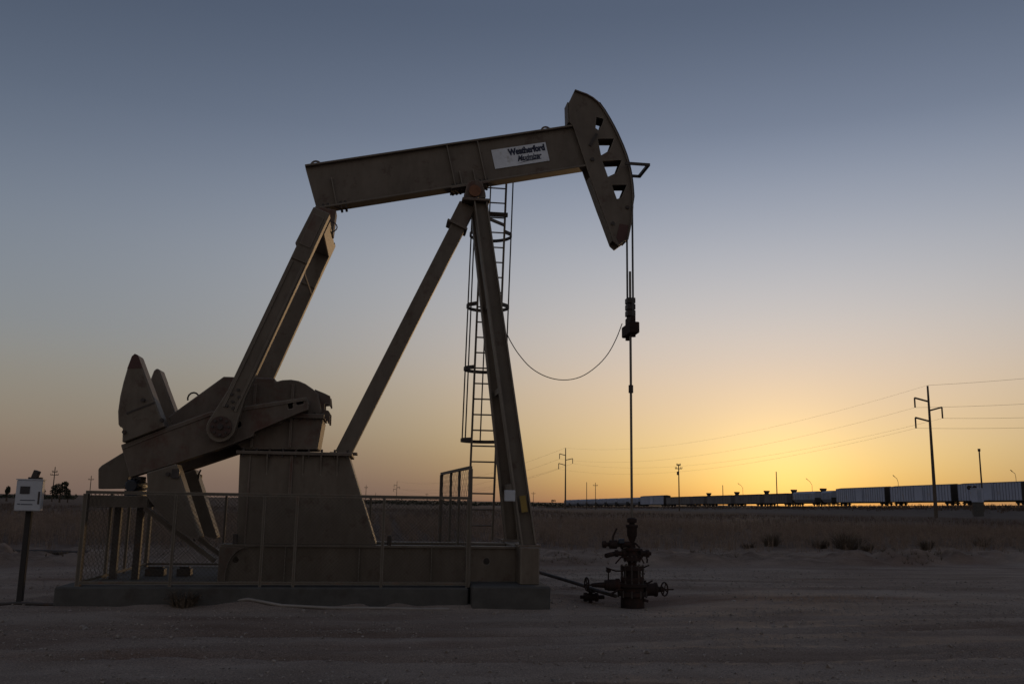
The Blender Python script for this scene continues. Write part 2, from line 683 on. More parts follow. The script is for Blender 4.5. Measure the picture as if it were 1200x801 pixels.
    sand = ramp(noise(2.2, 9, (.5, 1, 1), .75), [(.36, (.085, .058, .046)), (.64, (.27, .20, .155))])
    af = N.new('ShaderNodeAttribute')
    af.attribute_name = 'field'
    asd = N.new('ShaderNodeAttribute')
    asd.attribute_name = 'sand'
    col = mix(af.outputs['Fac'], pad, soil)
    col = mix(asd.outputs['Fac'], col, sand)
    L.new(col, bs.inputs['Base Color'])
    bp = N.new('ShaderNodeBump')
    bp.inputs['Strength'].default_value = .8
    bp.inputs['Distance'].default_value = .03
    hs = N.new('ShaderNodeMath')
    hs.operation = 'ADD'
    L.new(noise(26, 8, (1, 1, 1), .75), hs.inputs[0])
    L.new(noise(4, 6, (.7, 1.2, 1), .6), hs.inputs[1])
    L.new(hs.outputs[0], bp.inputs['Height'])
    L.new(bp.outputs[0], bs.inputs['Normal'])
    me.materials.append(m)
    return o


build_ground()

# concrete under the machine ------------------------------------------------
YC = 15.2
x0, x1 = P(64, 690, 13.9).x, P(549, 690, 13.9).x
ZS = P(400, 684, 14.45).z           # top of the slab
slab = MB()
slab.box((x0, 13.88, -.25), (x1, 18.1, ZS)).build('concrete_slab', M_CONC, bevel=.02)
slab = bpy.data.objects['concrete_slab']
tag(slab, 'long low concrete slab under the fenced pump machinery', 'concrete slab')
bx0, bx1 = P(553, 700, 13.7).x, P(645, 700, 13.7).x
blk = MB().box((bx0, 13.68, -.25), (bx1, 16.75, P(600, 686.5, 13.7).z)).build('concrete_block', M_CONC, bevel=.025)
tag(blk, 'short thick concrete block carrying the feet of the tall post', 'concrete block')
ZB = P(600, 686.5, 13.7).z

# ================================================================== PUMP JACK
pj = thing('pump_jack', (P(430, 684, YC).x, YC, ZS), 'large tan oil pump jack with tilted walking beam and horsehead', 'pump jack')

# skid ----------------------------------------------------------------------
SX0, SX1 = P(257, 660, 14.45).x, P(611, 660, 14.45).x
ZT = (P(300, 636.5, 14.45).z + P(600, 641, 14.45).z) / 2
skid = node('skid', pj)
for nm, ya in (('side_beam', 14.45), ('side_beam', 15.65)):
    m = MB()
    m.box((SX0, ya, ZT - .028), (SX1, ya + .30, ZT))
    m.box((SX0, ya, ZS), (SX1, ya + .30, ZS + .028))
    hx = P(276, 657, 14.5).x
    hx2 = P(570, 660, 14.5).x
    zc = (ZS + ZT) / 2 + .06
    ring = lambda cx, rr: [(cx + rr * math.cos(k * PI / 6), zc + rr * math.sin(k * PI / 6)) for k in range(12)]
    m.plate([(SX0, ZS + .028), (SX1, ZS + .028), (SX1, ZT - .028), (SX0, ZT - .028)], ya + .05, ya + .07, [ring(hx, .05), ring(hx2, .055)])
    b = m.build(nm, M_PAINT, skid)
for k in range(4):
    xx = SX0 + .1 + k * (SX1 - SX0 - .3) / 3
    MB().box((xx, 14.75, ZS + .05), (xx + .16, 15.65, ZT - .05)).build('cross_member', M_PAINT, skid)
m = MB()                            # curved lifting plate at the rear end
q = [(SX0 - .012, ZS + .02), (SX0 + .10, ZS + .02)] + [(SX0 + .10 + .30 * (1 - math.cos(a)), ZS + .12 + .42 * math.sin(a)) for a in np.linspace(.1, PI / 2, 6)] + [(SX0 - .012, ZT - .03)]
m.plate(q, 14.425, 14.448)
m.build('end_plate', M_PAINT2, skid)
for px in (333, 420, 505):
    xx = P(px, 660, 14.46).x
    MB().box((xx, 14.46, ZS + .03), (xx + .014, 14.50, ZT - .03)).build('web_stiffener', M_PAINT, skid)
# front cross beam that carries the post feet
CX0, CX1 = P(609.5, 660, 14.0).x, P(632, 660, 14.0).x
ZX = P(620, 641, 14.0).z
MB().box((CX0, 13.98, ZB), (CX1, 16.5, ZX)).build('front_cross_beam', M_PAINT, skid, bevel=.012)

for px in (275, 456):
    q = P(px, 633, 14.52)
    MB().box((q.x - .03, 14.50, ZT), (q.x + .035, 14.58, ZT + .15)).build('hold_down_lug', M_DARK, skid, bevel=.01)
# pedestal ------------------------------------------------------------------
ped = MB()
py0, py1 = 14.62, 15.78
tl, tr, br, bl = P(281, 530, py0), P(409, 530, py0), P(441, 637, py0), P(277, 637, py0)
zt, zb = P(340, 529, py0).z, ZT
ped.plate([(bl.x, zb), (br.x, zb), (tr.x, zt - .05), (tl.x, zt - .05)], py0, py1)
pd = ped.build('pedestal', M_PAINT, pj, bevel=.01)
MB().box((P(278, 525, py0).x, py0 - .09, zt - .05), (P(413, 525, py0).x, py1 + .09, zt)).build('top_flange', M_PAINT2, pd, bevel=.006)
for px in (313, 355, 376, 395):
    a = P(px, 534, py0)
    MB().add([(a.x, py0, zt - .05), (a.x + .02, py0, zt - .05), (a.x + .02, py0 - .08, zt - .05), (a.x, py0 - .08, zt - .05), (a.x, py0, zt - .36), (a.x + .02, py0, zt - .36)],
             [(0, 1, 2, 3), (0, 3, 4), (1, 5, 2), (0, 4, 5, 1), (3, 2, 5, 4)]).build('gusset', M_PAINT, pd)
for px, w in ((291, .02), (339, .045)):
    a = P(px, 560, py0)
    MB().box((a.x, py0 - .03, zb + (0.0 if px == 291 else .75)), (a.x + w, py0 - .001, zt - .052)).build('door_seam' if px == 291 else 'rib', M_PAINT2, pd)
bm_ = MB()
for k in range(9):
    xx = tl.x + .06 + k * (tr.x - tl.x) / 8.4
    bm_.cyl((xx, py0 - .05, zt - .09), (xx, py0 - .05, zt + .045), .018, n=6)
tag(bm_.build('flange_bolts', M_DARK, pd), None, None, kind='stuff')

# gear reducer --------------------------------------------------------------
gy0, gy1 = 14.78, 15.62
gb = MB()
gb.plate(xz([(197, 488), (262, 441), (322, 443), (323, 447), (331, 445), (341, 444.5), (350, 446), (358, 449.5), (366, 455), (373, 461), (378, 493), (372, 526), (284, 526), (268, 512), (215, 524)], gy0), gy0, gy1)
gr = gb.build('gear_reducer', M_PAINT2, pj, bevel=.02)
MB().plate(xz([(369, 456), (381, 461), (387, 464), (388, 475), (386.5, 476), (385, 472.5), (380.5, 473), (380.5, 480), (385, 481), (387, 484), (386.5, 496), (384.5, 496), (383.5, 491), (378, 490), (369, 494)], 15.0), 14.98, 15.03).build('lifting_hook', M_PAINT2, gr)
MB().plate(xz([(369, 456), (381, 461), (387, 464), (388, 475), (386.5, 476), (385, 472.5), (380.5, 473), (380.5, 480), (385, 481), (387, 484), (386.5, 496), (384.5, 496), (383.5, 491), (378, 490), (369, 494)], 15.0), 15.38, 15.43).build('lifting_hook', M_PAINT2, gr)
a, b_ = P(278, 485, gy0), P(380, 487, gy0)
MB().box((a.x, gy0 - .07, a.z - .035), (b_.x, gy1 + .07, a.z + .035)).build('split_flange', M_PAINT2, gr, bevel=.006)
for px in (300, 344):
    q0, q1 = P(px, 450, gy0), P(px, 524, gy0)
    MB().box((q0.x - .02, gy0 - .05, q1.z), (q0.x + .02, gy0 - .001, q0.z)).build('housing_rib', M_PAINT2, gr)
SH = P(322, 483, 14.6)
MB().cyl((SH.x, gy0 - .12, SH.z), (SH.x, gy1 + .12, SH.z), .19, n=24).build('bearing_housing', M_PAINT2, gr, bevel=.01)
MB().cyl((SH.x, 14.52, SH.z), (SH.x, 2 * YC - 14.52, SH.z), .13, n=18).build('crank_shaft', M_DARK, gr)
q = P(222, 466, gy0)
MB().tube([(q.x + .09 * math.cos(t), gy0 + .3, q.z + .02 + .10 * math.sin(t)) for t in np.linspace(-.3, PI + .3, 9)], .014).build('lifting_eye', M_DARK, gr)
q = P(292, 442, gy0)
MB().box((q.x - .12, gy0 + .2, q.z - .02), (q.x + .34, gy1 - .2, q.z + .03)).build('inspection_cover', M_PAINT2, gr, bevel=.01)

bb = MB()
for k in range(13):
    xx = a.x + .05 + k * (b_.x - a.x - .1) / 12
    for yy in (gy0 - .035, gy1 + .035):
        bb.cyl((xx, yy, a.z - .065), (xx, yy, a.z + .065), .016, n=6)
for k in range(10):
    t = 2 * PI * k / 10
    bb.cyl((SH.x + .155 * math.cos(t), gy0 - .145, SH.z + .155 * math.sin(t)), (SH.x + .155 * math.cos(t), gy0 - .11, SH.z + .155 * math.sin(t)), .016, n=6)
tag(bb.build('housing_bolts', M_DARK, gr), None, None, kind='stuff')
# cranks and counterweights -------------------------------------------------
CR = xz([(141.5, 521), (193, 501), (245, 482), (310, 472), (359, 465), (362, 472), (361, 480), (352, 483), (298, 506), (296, 511), (262, 524), (214, 540), (152, 559)], 14.5)
UP = xz([(139, 497), (138.5, 482), (141, 464), (145, 447), (150, 430), (155, 417.5), (158.5, 414.5), (162, 416), (188, 486), (194, 499.5), (143.5, 518.5), (144, 501), (141, 500)], 14.42)
UPT = xz([(149.5, 432), (155, 417.5), (158.5, 414.5), (162, 416), (167.5, 431)], 14.42)
LO = xz([(172, 553.5), (207, 543), (210, 551), (235, 629), (233, 632), (222, 629), (205, 619), (186, 600), (171, 579), (173, 570)], 14.42)
hubc = P(279, 497, 14.5)
for side in (0, 1):
    mir = (lambda y: y) if side == 0 else (lambda y: 2 * YC - y)
    ra = lambda a, b: (min(mir(a), mir(b)), max(mir(a), mir(b)))
    sh_ = (lambda pts: pts) if side == 0 else (lambda pts: [(a + .03, b - .045) for a, b in pts])
    hole = [(hubc.x + .05 * math.cos(k * PI / 5), hubc.z + .05 * math.sin(k * PI / 5)) for k in range(10)]
    s1 = xz([(337, 472), (343, 471), (343, 478), (338, 479)], 14.5)
    s2 = xz([(347, 471.5), (355, 469.5), (356, 472.5), (348, 474.5)], 14.5)
    ck = MB().plate(sh_(CR), *ra(14.50, 14.74), holes=[sh_(hole), sh_(s1), sh_(s2)]).build('crank', M_PAINT2, pj, bevel=.012)
    # raised rim along the crank's upper edge
    rim = xz([(143, 521.5), (193, 502), (245, 483), (310, 473), (358, 466), (358, 469), (310, 476.5), (245, 487), (193, 506), (143, 526)], 14.48)
    MB().plate(sh_(rim), *ra(14.48, 14.499)).build('rim', M_PAINT2, ck)
    u = MB().plate(sh_(UP), *ra(14.40, 14.74)).build('counterweight', M_PAINT, pj, bevel=.015)
    MB().plate(sh_(UPT), *ra(14.393, 14.399)).build('red_tip', M_RED, u)
    l = MB().plate(sh_(LO), *ra(14.40, 14.74)).build('counterweight', M_PAINT, pj, bevel=.015)
    seam = xz([(148, 483), (181, 470.5), (181.4, 472), (148.4, 485)], 14.39)
    MB().plate(sh_(seam), *ra(14.388, 14.399)).build('joint', M_DARK, u)
    for px, pyy, w in ((168, 468.5, u), (190, 492, u), (197, 555, l), (146, 506, u)):
        q = P(px, pyy, 14.39)
        q = Vector((*sh_([(q.x, q.z)])[0],)).to_3d()
        q = Vector((q.x, 0, q.y))
        y0_, y1_ = ra(14.345, 14.399)
        MB().cyl((q.x, y0_, q.z), (q.x, y1_, q.z), .030, n=8).build('bolt', M_DARK, w)
    q0 = P(209, 553, 14.4)
    q0 = Vector((sh_([(q0.x, q0.z)])[0][0], 0, sh_([(q0.x, q0.z)])[0][1]))
    y0_, y1_ = ra(14.37, 14.43)
    MB().box((q0.x - .09, y0_, q0.z - .09), (q0.x + .02, y1_, q0.z + .05)).build('clamp', M_DARK, l)

# pitman arms and equalizer --------------------------------------------------
WP = P(259, 500, 14.28)
PT = P(376, 251, 14.28)
dv = Vector((PT.x - WP.x, 0, PT.z - WP.z))
plen = dv.length
ex = dv.normalized()                # along the arm
ez = Vector((-ex.z, 0, ex.x))       # to its upper left side


def arm_pts(lst):
    return [(WP.x + ex.x * a + ez.x * b, WP.z + ex.z * a + ez.z * b) for a, b in lst]


for side in (0, 1):
    mir = (lambda y: y) if side == 0 else (lambda y: 2 * YC - y)
    ra = lambda a, b: (min(mir(a), mir(b)), max(mir(a), mir(b)))
    foot = [(.235 * math.cos(t) * 1.0, .215 * math.sin(t)) for t in np.linspace(PI / 2, 3 * PI / 2, 12)]
    body = [(.55, .145), ] + foot + [(.55, -.145), (plen - .55, -.138), (plen - .55, .138)]
    pm = MB().plate(arm_pts(body), *ra(14.27, 14.42)).build('pitman_arm', M_PAINT, pj, bevel=.01)
    MB().plate(arm_pts([(plen - .86, -.135), (plen + .06, -.135), (plen + .06, .15), (plen - .62, .17), (plen - .64, .13), (plen - .86, .13)]), *ra(14.24, 14.46)).build('head_box', M_PAINT, pm, bevel=.012)
    MB().plate(arm_pts([(plen - .60, -.08), (plen - .05, -.08), (plen - .05, .10), (plen - .60, .10)]), *ra(14.222, 14.239)).build('cover_plate', M_PAINT2, pm)
    for s in (-1, 1):
        MB().plate(arm_pts([(.30, s * .095 - .017), (plen - .9, s * .095 - .017), (plen - .9, s * .095 + .017), (.30, s * .095 + .017)]), *ra(14.245, 14.269)).build('edge_flange', M_PAINT, pm)
    y0_, y1_ = ra(14.235, 14.269)
    MB().cyl((WP.x, y0_, WP.z), (WP.x, y1_, WP.z), .165, n=20).build('bearing_cover', M_COVER, pm)
    bb = MB()
    for k in range(8):
        t = k * PI / 4
        yb0, yb1 = ra(14.205, 14.235)
        bb.cyl((WP.x + .12 * math.cos(t), yb0, WP.z + .12 * math.sin(t)), (WP.x + .12 * math.cos(t), yb1, WP.z + .12 * math.sin(t)), .022, n=6)
    yb0, yb1 = ra(14.19, 14.235)
    bb.cyl((WP.x, yb0, WP.z), (WP.x, yb1, WP.z), .045, n=8)
    for a, b in ((.33, -.05), (.33, .05), (.42, 0), (.52, -.06), (.52, .06), (.62, 0)):
        q = arm_pts([(a, b)])[0]
        yb0, yb1 = ra(14.24, 14.27)
        bb.cyl((q[0], yb0, q[1]), (q[0], yb1, q[1]), .025, n=6)
    tag(bb.build('bearing_bolts', M_DARK, pm), None, None, kind='stuff')
    y0_, y1_ = ra(14.42, 14.52)
    MB().cyl((WP.x, y0_, WP.z), (WP.x, y1_, WP.z), .12, n=14).build('wrist_pin', M_DARK, pm)
EQ = arm_pts([(plen - .12, 0)])[0]
eq = MB()
eq.beam((EQ[0], 14.47, EQ[1]), (EQ[0], 2 * YC - 14.47, EQ[1]), .26, .30, up=(-ex.z, 0, ex.x))
eqo = eq.build('equalizer', M_PAINT, pj, bevel=.012)
bq = P(384, 247, 15.0)
MB().plate([(EQ[0] - .10, EQ[1] + .10), (EQ[0] + .20, EQ[1] + .02), (bq.x + .14, bq.z + .04), (bq.x - .22, bq.z + .09)], YC - .16, YC + .16).build('tail_bearing', M_PAINT2, eqo, bevel=.01)
m = MB()
for px, py, rr in ((393, 268, .085), (386, 270, .06)):
    q = P(px, py, 15.0)
    m.tube([(q.x - .12 + rr * 2.0 * math.sin(t) * .9, 14.9 + .02 * t, q.z + .10 - rr * 1.1 * (1 - math.cos(t))) for t in np.linspace(0, PI, 9)], .010)
m.build('grease_hose', M_DARK, eqo)
# pipe strut seen as a pale bar between the arms
q0, q1 = P(356, 319, 14.45), P(366, 323, 15.9)
MB().tube([(q0.x, 14.43, q0.z), (q0.x, 2 * YC - 14.43, q0.z)], .02).build('spacer_rod', M_PVC, eqo)

# walking beam ---------------------------------------------------------------
BY = YC - .15
A1, A2 = P(357, 192.5, BY), P(676, 145, BY)
B1, B2 = P(371, 244.5, BY), P(692, 196.5, BY)
ax = Vector((A2.x - A1.x, 0, A2.z - A1.z)).normalized()
an = Vector((-ax.z, 0, ax.x))


def along(p, a, b):
    return (p.x + ax.x * a + an.x * b, p.z + ax.z * a + an.z * b)


L1 = (A2 - A1).length
hgt = abs((B1 - A1).dot(an))
# a square profile: distances along the beam from A1, down by hgt
e0 = (B1 - A1).dot(ax)
wb = MB()
wb.plate([along(A1, 0, 0), along(A1, L1, 0), along(A1, L1, -.035), along(A1, 0, -.035)], YC - .15, YC + .15)
wb.plate([along(A1, e0, -hgt + .035), along(A1, L1, -hgt + .035), along(A1, L1, -hgt), along(A1, e0, -hgt)], YC - .15, YC + .15)
wb.plate([along(A1, .0, -.035), along(A1, L1, -.035), along(A1, L1, -hgt + .035), along(A1, e0, -hgt + .035)], YC - .075, YC + .075)
beam = wb.build('walking_beam', M_PAINT, pj, bevel=.008)


def on_beam(px, py):               # distance along the beam of a place on its near face
    return (P(px, py, BY) - A1).dot(ax)


for px, py, h0, h1 in ((528, 190, .04, hgt - .04), (564, 185, .04, hgt - .04), (391, 222, .30, hgt - .04)):
    s = on_beam(px, py)
    for sg in (-1, 1):
        ya, yb = sorted((YC + sg * .076, YC + sg * .142))
        MB().plate([along(A1, s - .008, -h0), along(A1, s + .008, -h0), along(A1, s + .008, -h1), along(A1, s - .008, -h1)], ya, yb).build('stiffener', M_PAINT, beam)
for s in (on_beam(541, 212), on_beam(557, 210)):
    MB().plate([along(A1, s - .008, -hgt + .28), along(A1, s + .008, -hgt + .28), along(A1, s + .008, -hgt + .036), along(A1, s - .008, -hgt + .036)], YC - .14, YC - .076).build('stiffener', M_PAINT, beam)
s = on_beam(550, 215)
MB().plate([along(A1, s - .33, -hgt), along(A1, s + .36, -hgt), along(A1, s + .36, -hgt - .03), along(A1, s - .33, -hgt - .03)], YC - .20, YC + .20).build('saddle_plate', M_PAINT2, beam)
bb = MB()
for d in (-.29, -.22, -.15, .20, .27, .33):
    for yy in (-.115, .115):
        q0, q1 = along(A1, s + d, -hgt + .075), along(A1, s + d, -hgt - .065)
        bb.cyl((q0[0], YC + yy, q0[1]), (q1[0], YC + yy, q1[1]), .02, n=6)
for d in (.12, .20, .42, .50):
    for yy in (-.115, .115):
        q0, q1 = along(A1, e0 + d, -hgt + .075), along(A1, e0 + d, -hgt - .05)
        bb.cyl((q0[0], YC + yy, q0[1]), (q1[0], YC + yy, q1[1]), .022, n=6)
tag(bb.build('beam_bolts', M_DARK, beam), None, None, kind='stuff')
for px, py in ((369, 188), (641, 148)):
    s = on_beam(px, py)
    c = along(A1, s, .0)
    MB().tube([(c[0] + ax.x * .085 * math.cos(t) + an.x * .085 * math.sin(t), YC, c[1] + ax.z * .085 * math.cos(t) + an.z * .085 * math.sin(t)) for t in np.linspace(0, PI, 10)], .018, 7).build('lifting_eye', M_PAINT2, beam)

# sign on the beam -----------------------------------------------------------
SGY = YC - .079
sg = [P(575.5, 176.3, SGY), P(639, 166.8, SGY), P(643.5, 188.5, SGY), P(580, 198.3, SGY)]
ux = (sg[1] - sg[0]).normalized()
uz = Vector((-ux.z, 0, ux.x))
sw = (sg[1] - sg[0]).length
sh = abs((sg[3] - sg[0]).dot(uz))
o_ = sg[0]


def on_sign(a, b):                 # a to the right, b up from the lower left corner
    p = o_ + ux * a - uz * (sh - b)
    return (p.x, p.z)


MB().plate([on_sign(0, 0), on_sign(sw, 0), on_sign(sw, sh), on_sign(0, sh)], SGY - .012, SGY).build('sign_plate', M_SIGN, pj)
sign_part = bpy.data.objects['sign_plate']
sign_part['label'] = 'white sign plate with dark lettering bolted on the walking beam'


def lettering(text, x, y, width, height, shear=0.0, bold=0.0, name='lettering', tilt=0.0):
    cu = bpy.data.curves.new(name, 'FONT')
    cu.body = text
    cu.shear = shear
    cu.offset = bold
    cu.resolution_u = 3
    ob = bpy.data.objects.new(name, cu)
    sc.collection.objects.link(ob)
    dg = bpy.context.evaluated_depsgraph_get()
    me = bpy.data.meshes.new_from_object(ob.evaluated_get(dg))
    co = np.array([v.co for v in me.vertices])
    fs = [tuple(p.vertices) for p in me.polygons]
    bpy.data.objects.remove(ob)
    lo, hi = co.min(0), co.max(0)
    mb = MB()
    vs = []
    for c in co:
        a = x + (c[0] - lo[0]) / (hi[0] - lo[0]) * width
        b = y + (c[1] - lo[1]) / (hi[1] - lo[1]) * height + tilt * (a - x)
        q = on_sign(a, b)
        vs.append((q[0], SGY - .0155, q[1]))
    mb.add(vs, fs)
    return mb.build(name, M_INK, sign_part)


lettering('Weatherford', sw * .285, sh * .56, sw * .68, sh * .37, bold=.07)
lettering('Maximizer', sw * .43, sh * .20, sw * .45, sh * .31, shear=.45, bold=.035)
MB().plate([on_sign(sw * .43, sh * .10), on_sign(sw * .60, sh * .155), on_sign(sw * .86, sh * .17), on_sign(sw * .86, sh * .205), on_sign(sw * .60, sh * .20)], SGY - .0155, SGY - .0125).build('underline', M_INK, sign_part)

# horsehead ------------------------------------------------------------------
HY = YC - .165
ARC = [(673, 107), (687, 112), (694, 116), (700, 121), (706.5, 130), (712.5, 140), (717.5, 149), (722, 158), (728, 171.5), (732, 182), (735, 192), (737.5, 204), (739.3, 217), (740.3, 231), (740.3, 244), (739, 257), (737, 269), (734.5, 281)]
HEAD = ARC + [(725, 288), (719.5, 283), (704, 241), (689, 200), (671.5, 147), (667.5, 143), (667, 120)]
HOLES = [[(699, 137), (707.5, 139.5), (705.5, 146), (701.5, 152.5), (698, 150)],
         [(700.5, 162.5), (719.5, 162.5), (714.5, 176), (704.5, 182)],
         [(706, 188.5), (728.5, 187.5), (723, 202), (712.5, 207)],
         [(717, 216.5), (734.5, 216.5), (728.5, 231.5), (723, 233)]]
hz_ = xz(HEAD, HY)
hh = [xz(h, HY) for h in HOLES]
head = MB().plate(hz_, HY, HY + .03, hh).build('horsehead', M_PAINT, pj, bevel=.004)
MB().plate(hz_, YC + .135, YC + .165, hh).build('side_plate', M_PAINT, head)
arc = xz(ARC, HY)


def strip(pts, y0, y1, th):
    """a bent plate following a line in x,z, pushed inwards (to the right of travel) by th"""
    mb = MB()
    n = len(pts)
    off = []
    for i in range(n):
        a, b = pts[max(i - 1, 0)], pts[min(i + 1, n - 1)]
        d = Vector((b[0] - a[0], b[1] - a[1])).normalized()
        off.append((pts[i][0] + d.y * th, pts[i][1] - d.x * th))
    vs = [(p[0], y0, p[1]) for p in pts] + [(p[0], y1, p[1]) for p in pts] + [(p[0], y0, p[1]) for p in off] + [(p[0], y1, p[1]) for p in off]
    fs = []
    for i in range(n - 1):
        fs += [(i, i + 1, n + i + 1, n + i), (2 * n + i, 3 * n + i, 3 * n + i + 1, 2 * n + i + 1), (i, 2 * n + i, 2 * n + i + 1, i + 1), (n + i, n + i + 1, 3 * n + i + 1, 3 * n + i)]
    fs += [(0, n, 3 * n, 2 * n), (n - 1, 3 * n - 1, 4 * n - 1, 2 * n - 1)]
    return mb.add(vs, fs)


strip(arc, HY - .045, YC + .21, -.02).build('face_plate', M_PAINT2, head)
strip(xz([(666.5, 119), (667.2, 143)], HY), HY + .031, YC + .134, .02).build('back_plate', M_PAINT, head)
strip(xz([(718.5, 281), (703.5, 242), (691, 207)], HY), HY + .031, YC + .134, .02).build('back_plate', M_PAINT, head)
strip(xz([(667.5, 118), (673, 108)], HY), HY + .031, YC + .134, .02).build('back_plate', M_PAINT, head)
for a, b in (((695, 131), (709, 135)), ((697, 158), (720, 158.5)), ((703, 185), (729, 184)), ((714, 212.5), (737, 212)), ((722, 240), (739, 238)), ((721, 262), (737, 262))):
    strip(xz([a, b], HY), HY + .031, YC + .134, .02).build('web_plate', M_PAINT2, head)
MB().plate(xz([(726, 262), (736.5, 264), (734, 279.5), (725.5, 285), (722, 278)], HY), HY - .006, HY - .001).build('red_patch', M_RED, head)
q = P(693, 166, HY)
MB().beam((P(691, 171, HY).x, HY - .012, P(691, 171, HY).z), (P(699, 157, HY).x, HY - .012, P(699, 157, HY).z), .02, .05).build('hinge_bar', M_DARK, head)
for px, py in ((694, 187), (735, 243), (718, 262)):
    q = P(px, py, HY)
    MB().cyl((q.x, HY - .03, q.z), (q.x, HY - .001, q.z), .035, n=8).build('pin', M_DARK, head)
# bridle guard loop that sticks out ahead of the face plate
q0, q1 = P(735, 193.5, YC - .30), P(760, 191, YC - .30)
zl = (q0.z + q1.z) / 2
lp = MB()
lp.beam((q0.x - .04, YC - .30, zl), (q1.x, YC - .30, zl), .03, .05)
lp.beam((q0.x - .04, YC + .30, zl), (q1.x, YC + .30, zl), .03, .05)
lp.beam((q1.x, YC - .315, zl), (q1.x, YC + .315, zl), .05, .049)
lp.build('bridle_guard', M_DARK, head)

# bridle, carrier bar, polished rod -----------------------------------------
ctr = {}
for sg_, top in ((-1, 0), (1, 0)):
    yy = YC + sg_ * .185
    pts = []
    for (x_, z_) in arc[3:15]:
        pts.append((x_ + .032, yy, z_ + .008))
    xr = P(741, 250, YC - .185).x
    zc_ = P(736, 386, YC).z
    pts = [p for p in pts if p[2] > P(736, 244, YC).z]
    pts += [(xr, yy, P(736, 246, YC).z), (xr, yy, zc_)]
    ctr[sg_] = xr
    MB().tube(pts, .018, 7).build('bridle_cable', M_CABLE, pj)
ROD = ctr[1]
WX = ROD
cb = MB()
c0, c1 = P(736, 393, YC).z, P(736, 380, YC).z
cb.box((ROD - .085, YC - .29, c0), (ROD + .085, YC + .29, c1))
cbo = cb.build('carrier_bar', M_WELL, pj, bevel=.015)
for sg_ in (-1, 1):
    MB().cyl((ROD, YC + sg_ * .185, c0 - .055), (ROD, YC + sg_ * .185, c1 + .12), .042, n=10).build('cable_socket', M_WELL, cbo)
MB().cyl((ROD, YC, c1), (ROD, YC, c1 + .10), .085, n=12).build('load_cell', M_DARK, cbo)
rc = MB()
zc0, zc1 = P(736, 371, YC).z, P(736, 349, YC).z
for k in range(3):
    h = (zc1 - zc0) / 3
    rc.box((ROD - .075, YC - .085, zc0 + k * h + .006), (ROD + .075, YC + .085, zc0 + (k + 1) * h - .006))
rc.cyl((ROD, YC, zc0 - .08), (ROD, YC, zc1), .05, n=10)
rc.build('rod_clamp', M_DARK, cbo, bevel=.008)
WTOP = P(736, 606, YC).z
rod = MB().cyl((ROD, YC, WTOP - .05), (ROD, YC, P(736, 318, YC).z), .022, n=10).build('polished_rod', M_ROD, pj)
MB().cyl((ROD, YC, P(736, 460, YC).z), (ROD, YC, P(736, 451, YC).z), .042, n=10).build('rod_coupling', M_DARK, rod)

# samson post ----------------------------------------------------------------
post = node('samson_post', pj)
TOPZ = P(556, 238, 15.0).z


def h_leg(p0, p1, w, d, name, outward):
    """an H-section leg: web across, two flanges"""
    p0, p1 = Vector(p0), Vector(p1)
    dr = (p1 - p0).normalized()
    sx = Vector((1, 0, 0))
    sx = (sx - dr * sx.dot(dr)).normalized()
    sy = dr.cross(sx).normalized()
    mb = MB()
    for s in (-1, 1):
        mb.beam(p0 + sx * (s * (w / 2 - .012)), p1 + sx * (s * (w / 2 - .012)), .024, d, up=sy)
    mb.beam(p0, p1, w - .048, .022, up=sy)
    return mb.build(name, M_PAINT, post)


nb, nt = P(619, 640, 14.28), P(562.5, 236, 14.98)
h_leg((nb.x, 14.28, ZX), (nt.x, 14.98, TOPZ), .235, .22, 'front_leg', -1)
fb, ft = P(600, 636, 16.12), P(560, 237, 15.42)
h_leg((nb.x, 16.12, ZX), (nt.x, 15.42, TOPZ), .235, .22, 'front_leg', 1)
for zz in (.16, .44, .70):
    a = Vector((nb.x, 14.28, ZX)).lerp(Vector((nt.x, 14.98, TOPZ)), zz)
    b = Vector((nb.x, 16.12, ZX)).lerp(Vector((nt.x, 15.42, TOPZ)), zz)
    MB().beam(a + Vector((0, .1, 0)), b - Vector((0, .1, 0)), .10, .10).build('cross_brace', M_PAINT, post)
for yy in (14.28, 16.12):
    MB().box((nb.x - .19, yy - .2, ZX), (nb.x + .17, yy + .2, ZX + .035)).build('foot_plate', M_PAINT2, post)
rb, rt = P(402, 527, YC), P(547.5, 240, YC)
MB().beam((rb.x, YC, zt), (rt.x + .02, YC, TOPZ - .02), .30, .255, up=(-1, 0, 1)).build('rear_leg', M_PAINT, post, bevel=.01)
d_ = Vector((rt.x - rb.x, 0, TOPZ - zt)).normalized()
j0 = Vector((rt.x, YC, TOPZ)) - d_ * .42
MB().beam(j0, Vector((rt.x, YC, TOPZ)) - d_ * .02, .34, .30, up=(-1, 0, 1)).build('leg_sleeve', M_PAINT2, post, bevel=.01)
MB().beam(j0 - d_ * .035, j0 - d_ * .001, .42, .38, up=(-1, 0, 1)).build('sleeve_flange', M_PAINT2, post)
q = Vector((rb.x, YC, zt))
MB().box((q.x - .2, YC - .24, zt), (q.x + .24, YC + .24, zt + .03)).build('foot_plate', M_PAINT2, post)
cp0, cp1 = P(541, 236, 15.0).x, P(573, 236, 15.0).x
MB().box((cp0, YC - .36, TOPZ), (cp1, YC + .36, TOPZ + .045)).build('cap_plate', M_PAINT2, post, bevel=.006)
cbx = P(556.5, 224, 14.9)
SB = xz([(543.5, 233.5), (569.5, 231), (569, 226), (566, 215), (561, 210.5), (552, 211), (547, 216)], 14.92)
hbo = node('saddle_bearing', pj)
MB().plate(SB, 14.92, 15.06).build('bearing_block', M_PAINT2, hbo, bevel=.01)
MB().plate(SB, 15.34, 15.48).build('bearing_block', M_PAINT2, hbo, bevel=.01)
MB().cyl((cbx.x, 14.87, cbx.z), (cbx.x, 2 * YC - 14.87, cbx.z), .105, n=20).build('pivot_shaft', M_RUST, hbo)
